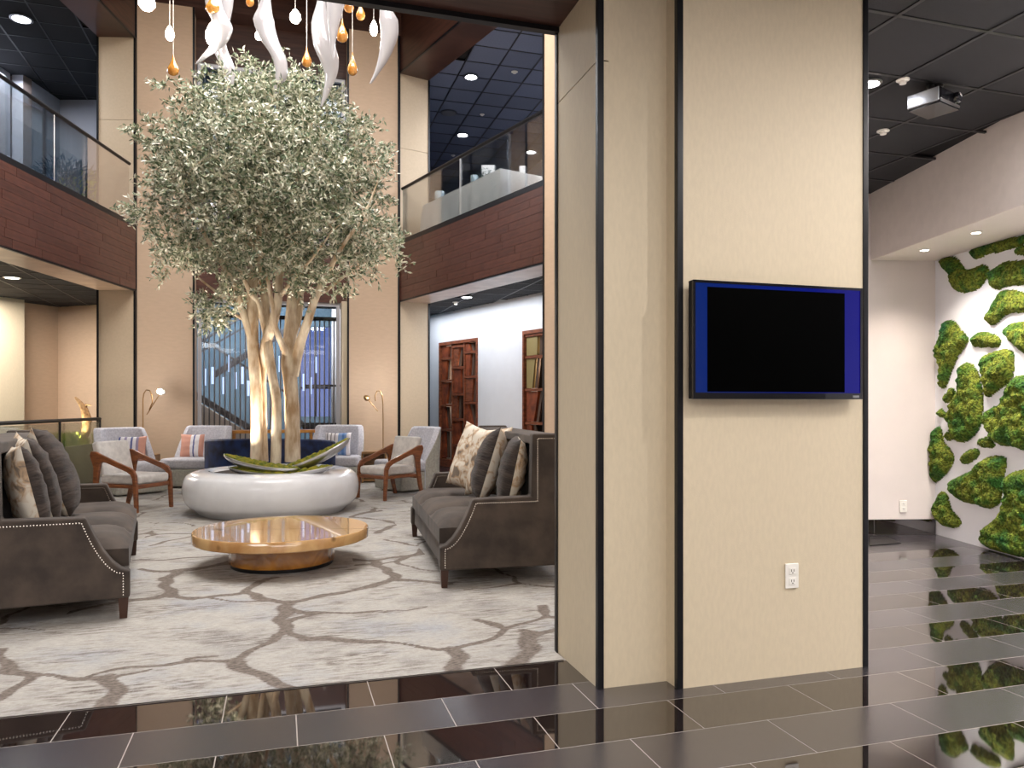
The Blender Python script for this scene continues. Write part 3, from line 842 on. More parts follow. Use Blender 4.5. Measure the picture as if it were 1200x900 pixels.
b = MB(); b.box((xc_ - .1, BACKY + .1, 0), (xc_ - .01, YW, 3.08)); b.build('side_reveal', wallcover, bw)
# window frames and panes
def window(n, x0, x1, z0, z1, mull):
    r = struct_root('window_%d' % n)
    for a0, a1, b0, b1 in ((x0, x0 + .06, z0, z1), (x1 - .06, x1, z0, z1), (x0 + .06, x1 - .06, z0, z0 + .06), (x0 + .06, x1 - .06, z1 - .06, z1)):
        b = MB(); b.box((a0, YW, b0), (a1, YW + .06, b1)); b.build('window_frame', frame_white, r)
    xs = [x0 + .06] + mull + [x1 - .06]
    for a0, a1 in zip(xs[:-1], xs[1:]):
        b = MB(); b.box((a0 + .01, YW + .025, z0 + .06), (a1 - .01, YW + .035, z1 - .06)); b.build('window_pane', glass_dark, r)
    for m in mull:
        b = MB(); b.box((m - .02, YW + .01, z0 + .06), (m + .02, YW + .05, z1 - .06)); b.build('window_frame', black_trim, r)
window(1, xb + .02, xc_ - .11, 0.02, 3.08, [])
window(2, xb + .02, xc_ - .02, 4.1, 7.1, [(xb + xc_) / 2])
# stair hall beyond the window
YS = 17.6
hall = struct_root('wall_stair_hall')
wx0, wx1 = -2.7, 2.0
skx0, skx1 = ray_line(352, (-20, YS), (20, YS)).x, ray_line(388, (-20, YS), (20, YS)).x
for x0, x1, z0, z1 in ((wx0, skx0, 0, 4.3), (skx1, wx1, 0, 4.3), (wx0, wx1, 5.7, 8.6), (skx0, skx1, 0, 1.0), (skx0, skx1, 3.0, 4.3)):
    b = MB(); b.box((x0, YS, z0), (x1, YS + .15, z1)); b.build('hall_wall', stairwall, hall)
b = MB(); b.box((wx0 - .15, YW + .2, 0), (wx0, YS, 8.6)); b.build('hall_wall', stairwall, hall)
b = MB(); b.box((wx1, YW + .2, 0), (wx1 + .15, YS, 8.6)); b.build('hall_wall', stairwall, hall)
b = MB(); b.box((wx0, YW + .3, 8.55), (wx1, YS, 8.7)); b.build('hall_ceiling', ceil_slab, hall)
b = MB(); b.box((wx0, YW + .35, 3.05), (wx1, YW + .6, 3.3)); b.build('hall_ceiling', ceil_slab, hall)
def back_pt(px, py, y):
    p = ray_line(px, (-20, y), (20, y)); return Vector((p.x, y, Z(py, dep(p))))
# mullioned window onto the dusk sky: a cross bar
w3 = struct_root('window_3')
for zz in (1.62,):
    b = MB(); b.box((skx0, YS + .04, zz), (skx1, YS + .08, zz + .04)); b.build('window_frame', black_trim, w3)
for q in (.5,):
    x = skx0 + (skx1 - skx0) * q
    b = MB(); b.box((x - .02, YS + .03, 1.0), (x + .02, YS + .09, 3.0)); b.build('window_frame', black_trim, w3)
b = MB(); b.box((skx0, YS + .06, 1.0), (skx1, YS + .066, 3.0)); b.build('window_pane', glass_dark, w3)
# dark hills / building edge outside
st = thing('staircase', 'dark stringer staircase with handrails behind the tall window', 'staircase', (0, 16.6, 0))
def sp3(px, py, y):
    q = back_pt(px, py, y); return Vector((q.x, q.y - 16.6, q.z))
def beam3(p, q, h, th, m, name):
    mb = MB(); vs = []
    for e in (p, q):
        for dy in (-th / 2, th / 2):
            for dz in (-h / 2, h / 2): vs.append(e + Vector((0, dy, dz)))
    mb.add(vs, [(0, 1, 3, 2), (4, 6, 7, 5), (0, 4, 5, 1), (2, 3, 7, 6), (0, 2, 6, 4), (1, 5, 7, 3)])
    return mb.build(name, m, st)
beam3(sp3(228, 462, 15.6), sp3(306, 510, 15.6), .14, .12, stair_dark, 'stringer')
beam3(sp3(250, 440, 16.6), sp3(335, 388, 16.6), .14, .12, stair_dark, 'stringer')
beam3(sp3(228, 392, 15.7), sp3(335, 460, 15.7), .045, .04, stair_dark, 'handrail')
beam3(sp3(236, 400, 16.6), sp3(290, 368, 16.6), .05, .04, stair_dark, 'handrail')
beam3(sp3(236, 412, 16.6), sp3(300, 376, 16.6), .04, .04, stair_dark, 'handrail')
beam3(sp3(355, 500, 15.9), sp3(396, 500, 15.9), .16, .12, stair_dark, 'landing')
beam3(sp3(335, 478, 15.9), sp3(357, 500, 15.9), .14, .12, stair_dark, 'stringer')
beam3(sp3(355, 452, 15.9), sp3(400, 452, 15.9), .045, .04, stair_dark, 'handrail')
p1, p2 = sp3(228, 468, 15.55), sp3(306, 516, 15.55)
mb = MB(); mb.prism([(p1.x, p1.z), (p2.x, p2.z), (p2.x, .01), (p1.x, .01)], 0, .1, M=Matrix.Translation((0, p1.y, 0)) @ Matrix.Rotation(PI / 2, 4, 'X'))
mb.build('stair_base', stairbeige, st)
# bronze rod screen
t = thing('rod_screen', 'screen of slim bronze rods standing behind the tall window', 'screen', (0, 15.0, 0))
rx0, rx1 = back_pt(233, 0, 15.0).x, back_pt(397, 0, 15.0).x
nr = 29
mb = MB(); mb.tube([(0, 0, .02), (0, 0, 2.88)], .013, 8); rme = mb.mesh('rod', rod_m)
for i in range(nr):
    obj_from_mesh('rod', rme, t, (rx0 + (rx1 - rx0) * i / (nr - 1), 0, 0))
mb = MB(); mb.box((rx0, -.03, 2.86), (rx1, .03, 2.93)); mb.build('top_rail', stair_dark, t)
mb = MB(); mb.box((rx0, -.03, 0), (rx1, .03, .03)); mb.build('bottom_rail', stair_dark, t)
# hanging glass tubes
tube_m = mat('lit glass tube', (220, 230, 245), .2, emit=(190, 210, 245), estr=.9)
ORD = ['first', 'second', 'third', 'fourth', 'fifth', 'sixth', 'seventh', 'eighth', 'ninth', 'tenth', 'eleventh']
spots_ = [(240, 432, 452, 'first tube of the pendant lights from the left window edge'), (249, 430, 450, 'second pendant tube'), (262, 442, 462, 'third'), (269, 416, 436, 'f'),
          (276, 436, 456, 'g'), (284, 430, 450, 'h'), (291, 446, 464, 'i'), (328, 417, 436, 'j'), (356, 438, 458, 'k'), (364, 442, 462, 'l'), (370, 418, 437, 'm')]
for i, (px, y0, y1, _) in enumerate(spots_):
    q0, q1 = back_pt(px, y0, 15.3), back_pt(px, y1, 15.3)
    t = thing('pendant_tube', '%s lit glass tube hanging in the stair hall, counted from the left window edge' % ORD[i], 'lamp', q1, 0, 'hanging glass tubes in the stair hall')
    mb = MB(); mb.tube([(0, 0, 0), (0, 0, q0.z - q1.z)], .022, 8); mb.build('glass_tube', tube_m, t)
    mb = MB(); mb.tube([(0, 0, q0.z - q1.z), (0, 0, 8.56 - q1.z)], .003, 5); mb.build('wire', steel, t)
# curtain at the right of the stair hall
mb = MB(); c0 = back_pt(389, 0, 16.8).x; n = 30
pts = [(c0 + i * .02, .03 * math.sin(i * 1.3)) for i in range(n)]
vs = [(x, y, 0.02) for x, y in pts] + [(x, y, 4.5) for x, y in pts]
mb.add(vs, [(i, i + 1, n + i + 1, n + i) for i in range(n - 1)], 0, True)
o = mb.build('curtain', curtain_m, None, (0, 16.8, 0)); tag(o, 'pale pleated curtain at the right end of the stair hall window', 'curtain')
so = o.modifiers.new('s', 'SOLIDIFY'); so.thickness = .01

# ------------------------------------------------------------------ right lower room
RW0, RW1 = U(500, 16.3), U(638, 12.75)
RWD = (RW1 - RW0).normalized()
RWO = Vector((-RWD.y, RWD.x))
if RWO.x < 0: RWO = -RWO
ra, rb = RW0 - RWD * 2.5, RW1 + RWD * 3.5
sdR = 1 if Vector((-RWD.y, RWD.x)).dot(RWO) > 0 else -1
niches = []
for pxa, pxb, ztop in ((515, 560, None), (613, 662, None)):
    pa, pb = ray_line(pxa, RW0, RW1), ray_line(pxb, RW0, RW1)
    niches.append((pa, pb))
zt = Z(402, dep(niches[0][0]))
zb = .12
root = struct_root('wall_right')
segs = [(ra, niches[0][0]), (niches[0][1], niches[1][0]), (niches[1][1], rb)]
for a, b in segs: wall('wall_section', a, b, 0, 3.3, .3, plaster_white, root, side=sdR)
for a, b in niches:
    wall('wall_section', a, b, zt, 3.3, .3, plaster_white, root, side=sdR)
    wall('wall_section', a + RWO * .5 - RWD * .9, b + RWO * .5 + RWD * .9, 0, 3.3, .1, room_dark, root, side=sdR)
# dark baseboard tiles
bb = struct_root('baseboard_right')
for a, b in ((ra, niches[0][0]), (niches[0][1], niches[1][0])):
    L = (b - a).length; k = max(1, round(L / .6)); dd = (b - a) / k
    for i in range(k): wall('baseboard_tile', a + dd * i + dd.normalized() * .004 - RWO * .012, a + dd * (i + 1) - dd.normalized() * .004 - RWO * .012, 0.005, .13, .012, tile_gloss, bb, side=sdR)
# warm lamps in the room beyond the lattice screens
for a, b in niches:
    q = (a + b) / 2 + RWO * .3
    point('beyond_room_lamp', (q.x, q.y, 1.9), 9, (1, .72, .5), .08)
# lattice screens
def lattice(a, b, zt, cols, rows, label, mats_):
    t = thing('lattice_screen', label, 'screen', V3(a, 0), math.atan2(RWD.y, RWD.x))
    L = (b - a).length; sg = 1 if sdR > 0 else -1
    th = .10
    def bx(name, x0, x1, z0, z1, m, y0=.0, y1=th):
        mb = MB(); mb.box((x0, min(y0 * sg, y1 * sg), z0), (x1, max(y0 * sg, y1 * sg), z1)); return mb.build(name, m, t)
    bx('frame_post', 0, .045, 0, zt, screen_wood, -.02, .14); bx('frame_post', L - .045, L, 0, zt, screen_wood, -.02, .14)
    bx('frame_rail', .045, L - .045, zt - .06, zt, screen_wood, -.02, .14); bx('frame_rail', .045, L - .045, 0.01, .16, screen_wood, -.02, .14)
    xs = [.045 + (L - .09) * i / cols for i in range(cols + 1)]
    for x in xs[1:-1]: bx('upright', x - .02, x + .02, .16, zt - .06, screen_wood)
    rr = random.Random(4)
    for ci in range(cols):
        offs = rows[ci]
        zs = [.16] + offs + [zt - .06]
        for z in offs: bx('crossbar', xs[ci] + .02, xs[ci + 1] - .02, z - .022, z + .022, screen_wood)
        for z0, z1 in zip(zs[:-1], zs[1:]):
            xm0, xm1 = xs[ci] + .03, xs[ci + 1] - .03; w_ = xm1 - xm0
            k1, k2 = rr.uniform(.25, .75), rr.uniform(.25, .75)
            m = rr.choice(mats_)
            mb = MB(); sl = [(xm0, z0 + .03), (xm0 + w_ * k1, z0 + .03), (xm0 + w_ * k2, z1 - .03), (xm0, z1 - .03)]
            mb.prism(sl, .02 * sg, .09 * sg, M=Matrix(((1, 0, 0, 0), (0, 0, 1, 0), (0, 1, 0, 0), (0, 0, 0, 1))))
            mb.build('slanted_board', m, t)
            mb = MB(); sl = [(xm0 + w_ * (k1 + .06), z0 + .03), (xm0 + w_ * min(.98, k1 + .2), z0 + .03), (xm0 + w_ * min(.98, k2 + .2), z1 - .03), (xm0 + w_ * (k2 + .06), z1 - .03)]
            mb.prism(sl, .05 * sg, .08 * sg, M=Matrix(((1, 0, 0, 0), (0, 0, 1, 0), (0, 1, 0, 0), (0, 0, 0, 1))))
            mb.build('slanted_board', slat_gray, t)
lattice(niches[0][0], niches[0][1], zt, 3, [[.75, 1.25, 1.75, 2.2], [.45, .97, 1.47, 2.0, 2.42], [.8, 1.3, 1.8, 2.28]], 'red brown wooden lattice screen, wider one nearer the atrium back', [slat_orange, slat_orange, screen_wood])
lattice(niches[1][0], niches[1][1], zt, 2, [[.35, .95, 1.52, 2.08, 2.45], [.5, 1.1, 1.7, 2.3]], 'wooden lattice screen partly cut off by the beige column', [slat_orange, slat_ochre, slat_ochre])
RC = [tuple(RB0 + ROUT * .56 - RDIR * 3), tuple(RB1 + ROUT * .56 + RDIR * 3), tuple(rb + RWO * .2), tuple(ra + RWO * .2)]
tiled_ceiling('ceiling_right_room', RC, 3.14, (500, 320, 640, 380), 3.12 - .615 * 8, 3.29 - .615 * 12, margin=10)
struct(wall('wall_right_room_end', RB0 - RDIR * 2.6 + ROUT * .3, ra, 0, 3.3, .15, plaster_white, side=1))

# ------------------------------------------------------------------ left lower room
LC = U(68, 15.6)                         # corner
L1 = U(-60, 13.1); 
LWD = (LC - U(-30, 14.0)).normalized()
struct(wall('wall_left_far', LC, LC + Vector((-LWD.y, LWD.x)) * (-1.45 if Vector((-LWD.y, LWD.x)).x < 0 else 1.45), 0, 3.35, .2, wallcover_peach, side=1))
struct(wall('wall_left', LC, LC - LWD * 8, 0, 3.35, .2, wallcover_peach, side=-1))
pa = ray_line(13, LC, LC - LWD * 8)
nin = Vector((LWD.y, -LWD.x))
if nin.x < 0: nin = -nin
struct(wall('wall_left_pillar', pa + nin * .0 , pa - LWD * 1.2, 0, 3.3, .35, wallcover, side=1 if Vector((LWD.y, -LWD.x)).dot(nin) > 0 else -1))
LCp = [tuple(LB0 + LOUT * .56 - LDIR * 4), tuple(LB1 + LOUT * .56 + LDIR * 5), tuple(LB1 + LOUT * 7 + LDIR * 5), tuple(LB0 + LOUT * 7 - LDIR * 4)]
tiled_ceiling('ceiling_left_room', LCp, 3.25, (0, 280, 118, 365), 3.12 - .615 * 20, 3.29 - .615 * 12, margin=10)
# upper galleries: floors, ceilings and walls
struct(slab('floor_gallery_left', [tuple(LB0 - LDIR * 5 + LOUT * .05), tuple(LB1 + LDIR * 5 + LOUT * .05), tuple(LB1 + LDIR * 5 + LOUT * 7), tuple(LB0 - LDIR * 5 + LOUT * 7)], Z_FLOOR2 - .2, Z_FLOOR2, tile_room))
struct(slab('floor_gallery_right', [tuple(RB0 - RDIR * 8 + ROUT * .05), tuple(RB1 + ROUT * .05), tuple(RB1 + ROUT * 6), tuple(RB0 - RDIR * 8 + ROUT * 8)], Z_FLOOR2 - .2, Z_FLOOR2, tile_room))
tiled_ceiling('ceiling_gallery_left', [tuple(LB0 + LOUT * .58 - LDIR * 5), tuple(LB1 + LOUT * .58 + LDIR * 5), tuple(LB1 + LOUT * 7 + LDIR * 5), tuple(LB0 + LOUT * 7 - LDIR * 5)], 7.3, (0, 0, 118, 125), 3.12 - .615 * 20, 3.29 - .615 * 12, margin=10,
              tile_m=mat('black gallery tile', (26, 26, 30), .9, objvar=.2))
tiled_ceiling('ceiling_gallery_right', [tuple(RB0 + ROUT * .58 - RDIR * 8), tuple(RB1 + ROUT * .58 + RDIR * 2), tuple(RB1 + ROUT * 6 + RDIR * 2), tuple(RB0 + ROUT * 10 - RDIR * 8)], 7.3, (500, 25, 640, 215), 3.12 - .615 * 8, 3.29 - .615 * 12, margin=5,
              tile_m=mat('slate ceiling tile', (104, 110, 132), .8, var=.1, scale=40, objvar=.15))
GC = U(70, 15.2)
gfar = wall('wall_gallery_far', GC, GC + Vector((c_, -s_)) * 1.5, Z_FLOOR2, 7.35, .2, gallery_wall, side=1); struct(gfar)
gd = (GC - U(27, 14.05)).normalized()
struct(wall('wall_gallery_left', GC, U(27, 14.05), Z_FLOOR2, 7.35, .2, gallery_wall, side=-1))
struct(wall('wall_gallery_pillar', U(27, 14.05), U(12, 14.1), Z_FLOOR2, 7.35, .2, mat('taupe gallery wall', (120, 106, 102), .8), side=-1))
struct(wall('wall_gallery_left_near', U(12, 14.0), U(-50, 12.6), 5.55, 7.35, .2, gallery_wall, side=-1))
struct(wall('door_1', U(17, 14.4), U(1, 14.2), Z_FLOOR2, 5.6, .05, plaster_white, side=-1))
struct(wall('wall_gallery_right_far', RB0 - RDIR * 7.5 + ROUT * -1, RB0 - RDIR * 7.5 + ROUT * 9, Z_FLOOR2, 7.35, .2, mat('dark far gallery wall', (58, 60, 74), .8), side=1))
struct(wall('wall_gallery_right', U(585, 23), U(720, 15.5), Z_FLOOR2, 7.35, .2, plaster_white, side=-1))

# ------------------------------------------------------------------ right lobby walls, alcove with moss
farR = A_W + FW * 2.3
sdF = 1
struct(wall('wall_right_far', A_W + FW * -.2, farR, 0, 3.6, .2, plaster, side=-1 if Vector((-FW.y, FW.x)).dot(-WD) < 0 else 1))
WN = Vector((WD.y, -WD.x))
if WN.x > 0: WN = -WN                      # towards the room
struct(wall('wall_moss', A_W - WD * .2, A_W + WD * 6, 0, 3.6, .2, plaster_white, side=1 if Vector((-WD.y, WD.x)).dot(-WN) > 0 else -1))
# fascia + alcove soffit as one dropped box
pA = FA0 - FD * .0 + FW * 1.5
fq = [FA0 + FW * 1.5 - FD * 0, FA0, FA1 + FD * 4, FA1 + FD * 4 - WN * 2.2, A_W + WD * .002 + WD * 0, farR]
slb = MB(); 
# run the drop parallel to the moss wall
fa0 = FA0 - WD * ((FA0 - A_W).dot(WD) - .01); fa1 = FA0 + WD * 6.2
b = MB(); b.prism([tuple(fa0 + FW * .0), tuple(fa1), tuple(fa1 - WN * 1.9), tuple(fa0 - WN * 1.9)], SOF_Z, 3.55); struct(b.build('ceiling_alcove_drop', plaster_gray))
b = MB(); b.prism([tuple(fa0 + FW * .0 + WN * .0), tuple(fa1), tuple(fa1 - WN * 1.9), tuple(fa0 - WN * 1.9)], SOF_Z - .006, SOF_Z - .001); struct(b.build('ceiling_alcove', mat('alcove soffit paint', (226, 216, 206), .7)))
bb = struct_root('baseboard_far')
L = 1.8; 
for i in range(4):
    p0 = A_W + FW * (.62 * i + .004) + WD * .014; p1 = A_W + FW * (.62 * (i + 1) - .002) + WD * .014
    wall('baseboard_tile', p0, p1, .004, Z(608.5, 7.5), .013, tile_gloss, bb, side=-1 if Vector((-FW.y, FW.x)).dot(-WD) < 0 else 1)
q = [F(1019, 640), F(1056, 637), F(1040, 630), F(1019, 630)]
b = MB(); b.prism([tuple(p) for p in q], .001, .008); o = b.build('floor_patch', patch_black); tag(o, 'small black patch on the floor by the far beige wall', 'mat')  # thin black patch laid flat on the tiles

# alcove downlights
def downlight(px, py, z, rad, label, power, warm=False, tgt=None, m=None, size=110, group=None, floor=0):
    d = (z - H) * FPX / (474 - py); p = U(px, d)
    t = thing('recessed_downlight', label, 'light', (p.x, p.y, z), 0, group)
    mb = MB(); mb.lathe([(rad, 0), (rad * 1.25, 0), (rad * 1.25, -.008), (rad, -.012)], 28); mb.build('ring', steel if not warm else white_plastic, t)
    mb = MB(); mb.lathe([(rad * .96, -.004), (rad * .96, -.013), (rad * .5, -.016), (.001, -.017)], 24); mb.build('lens', m or (down_warm if warm else down_m), t)
    sp_ = spot('downlight_beam', (p.x, p.y, z - .03), power, NEUT if not warm else WARM, size, .8, tgt or (p.x, p.y, floor), .05)
    return t
downlight(1083.5, 292, SOF_Z - .007, .035, 'small recessed spotlight in the alcove soffit, nearer the corner', 45, True)
downlight(1144, 271.5, SOF_Z - .007, .035, 'small recessed spotlight in the alcove soffit, right one above the moss', 75, True)
downlight(1019, 97, 3.32, .06, 'bright recessed downlight in dark ceiling beside the column edge', 45)
for k in range(1, 7):  # extra spots without fittings, added to brighten the alcove wall
    p = A_W + WD * (.1 + k * .75) + WN * .5
    spot('alcove_fill', (p.x, p.y, SOF_Z - .03), (55 if k < 3 else 120), (1, .96, .95), 130, .9, tuple(p - WN * .3) + (0,), .12)
downlight(25, 22, 7.28, .13, 'bright downlight in the black ceiling above the left balcony', 100, floor=4)
downlight(14, 325, 3.24, .10, 'lit round downlight in lower left ceiling under the balcony', 14, True)
downlight(552, 90, 7.28, .11, 'upper bright downlight over the right balcony', 90, floor=4)
downlight(542, 158, 7.28, .11, 'lower bright downlight over the right balcony, above the handrail', 90, floor=4)
downlight(622, 178, 7.28, .10, 'bright downlight seen through the right balcony glass', 60, floor=4)
downlight(547, 348, 3.13, .085, 'lit downlight above the wider lattice screen', 16)

def detector(px, py, z, r, label, name='sprinkler', cat='sprinkler', m=None, h=.03):
    d = (z - H) * FPX / (474 - py); p = U(px, d)
    mb = MB(); mb.lathe([(r, 0), (r, -.008), (r * .6, -.012), (r * .5, -h), (r * .2, -h - .004)], 20)
    o = mb.build(name, m or white_plastic, None, (p.x, p.y, z)); tag(o, label, cat); return o
detector(1058, 93, 3.322, .04, 'white sprinkler cap above the projector')
detector(1035, 153, 3.322, .045, 'white sprinkler cap below the projector, near the column')
detector(603, 84, 7.29, .06, 'small round cap right of the upper gallery downlight')
detector(565, 134, 7.29, .05, 'small round cap between the two gallery downlights')
detector(531, 182, 7.29, .05, 'small cap low on the gallery ceiling near handrail')
detector(534, 354, 3.135, .06, 'white smoke detector beside the lower right downlight', 'smoke_detector', 'detector', None, .05)
p = U(526, (7.29 - H) * FPX / (474 - 132))
t = thing('ceiling_speaker', 'round dark speaker grille set in the gallery ceiling', 'speaker', (p.x, p.y, 7.29))
mb = MB(); mb.lathe([(.17, 0), (.17, -.01), (.15, -.014)], 28); mb.build('ring', mat('speaker ring', (70, 72, 80), .6), t)
mb = MB(); mb.lathe([(.14, -.013), (.14, -.018), (.01, -.02)], 24); mb.build('grille', mat('speaker grille', (96, 96, 104), .7), t)

# outlets
def outlet(p, z, ang, label):
    t = thing('wall_outlet', label, 'outlet', V3(p, z), ang)
    mb = MB(); mb.box((-.036, -.008, -.058), (.036, 0, .058)); mb.build('cover_plate', white_plastic, t, bevel=.003)
    for s in (-1, 1):
        mb = MB(); mb.box((-.018, -.011, s * .024 - .016), (.018, -.0082, s * .024 + .016)); o = mb.build('socket', white_plastic, t, bevel=.002)
        for x in (-.007, .007):
            mb = MB(); mb.box((x - .0014, -.0125, s * .024 - .003), (x + .0014, -.0112, s * .024 + .008)); mb.build('slot', slot_m, o)
        mb = MB(); mb.box((-.0025, -.0125, s * .024 - .011), (.0025, -.0112, s * .024 - .006)); mb.build('slot', slot_m, o)
p = ray_line(927, (-5, YM), (5, YM))
outlet(Vector((p.x, YM - .001)), Z(674.5, dep(p)), 0, 'white double outlet on the near beige column')
p = ray_line(1057.5, A_W, farR)
outlet(p + WD * .012, Z(593, dep(p)), math.atan2(-FW.y, -FW.x), 'small white outlet on the far pale wall by the moss')

# ------------------------------------------------------------------ television
ty = YM - .075
x0 = ray_line(812, (-5, ty), (5, ty)).x; x1 = ray_line(1010.5, (-5, ty), (5, ty)).x
dl = dep((x0, ty)); zt_, zb_ = Z(327.5, dl), Z(467.5, dl)
W_, Ht = x1 - x0, zt_ - zb_
tv = thing('television', 'wall mounted black television showing a blue screen on the beige column', 'television', ((x0 + x1) / 2, YM, zb_))
hw = W_ / 2
mb = MB(); mb.box((-hw, -.072, 0), (hw, -.035, Ht)); mb.build('housing', black_plastic, tv, bevel=.004)
mb = MB()
for lo, hi in (((-hw, -.077, 0), (hw, -.07, .028)), ((-hw, -.077, Ht - .012), (hw, -.07, Ht)), ((-hw, -.077, .028), (-hw + .012, -.07, Ht - .012)), ((hw - .012, -.077, .028), (hw, -.07, Ht - .012))):
    mb.box(lo, hi)
mb.build('bezel', gloss_black, tv)
mb = MB(); mb.box((-hw + .012, -.0735, .028), (hw - .012, -.0705, Ht - .012)); scr = mb.build('screen', tvm, tv)
k0 = ray_line(829, (-5, ty), (5, ty)).x - (x0 + x1) / 2; k1 = ray_line(990, (-5, ty), (5, ty)).x - (x0 + x1) / 2
mb = MB(); mb.box((k0, -.0745, .032), (k1, -.0733, Ht - .028)); mb.build('dark_picture', screen_black, scr)
mb = MB(); mb.box((-.2, -.036, .12), (.2, 0, Ht - .12)); mb.build('wall_mount', black_plastic, tv)
mb = MB(); mb.box((hw - .055, -.0775, .008), (hw - .02, -.0772, .018)); mb.build('badge', mat('gray badge', (120, 120, 124), .4), tv)

# ------------------------------------------------------------------ projector
pz = 3.325
d = (pz - H) * FPX / (474 - 100); p = U(1096, d)
t = thing('projector', 'black and silver ceiling projector hung above the right lobby', 'projector', (p.x, p.y, pz), .30)
mb = MB(); mb.lathe([(.05, 0), (.05, -.012), (.02, -.02)], 20); mb.build('ceiling_plate', black_plastic, t)
mb = MB(); mb.tube([(-.045, 0, -.01), (-.05, 0, -.06)], .02, 10); mb.build('mount_arm', black_plastic, t)
mb = MB(); mb.tube([(.045, 0, -.01), (.05, 0, -.06)], .02, 10); mb.build('mount_arm', black_plastic, t)
mb = MB(); mb.box((-.13, -.10, -.155), (.13, .12, -.06)); mb.build('body', gloss_black, t, bevel=.02, seg=3)
mb = MB(); mb.box((-.138, -.09, -.15), (-.126, .11, -.065)); mb.build('side_shell', silver_plastic, t, bevel=.005)
mb = MB(); mb.box((-.12, -.09, -.162), (.12, .11, -.152)); mb.build('base_shell', gloss_black, t)
mb = MB(); mb.lathe([(.035, 0), (.035, .02), (.028, .03), (.02, .026)], 20, M=Matrix.Translation((.05, -.10, -.105)) @ Matrix.Rotation(PI / 2, 4, 'X')); mb.build('lens', gloss_black, t)

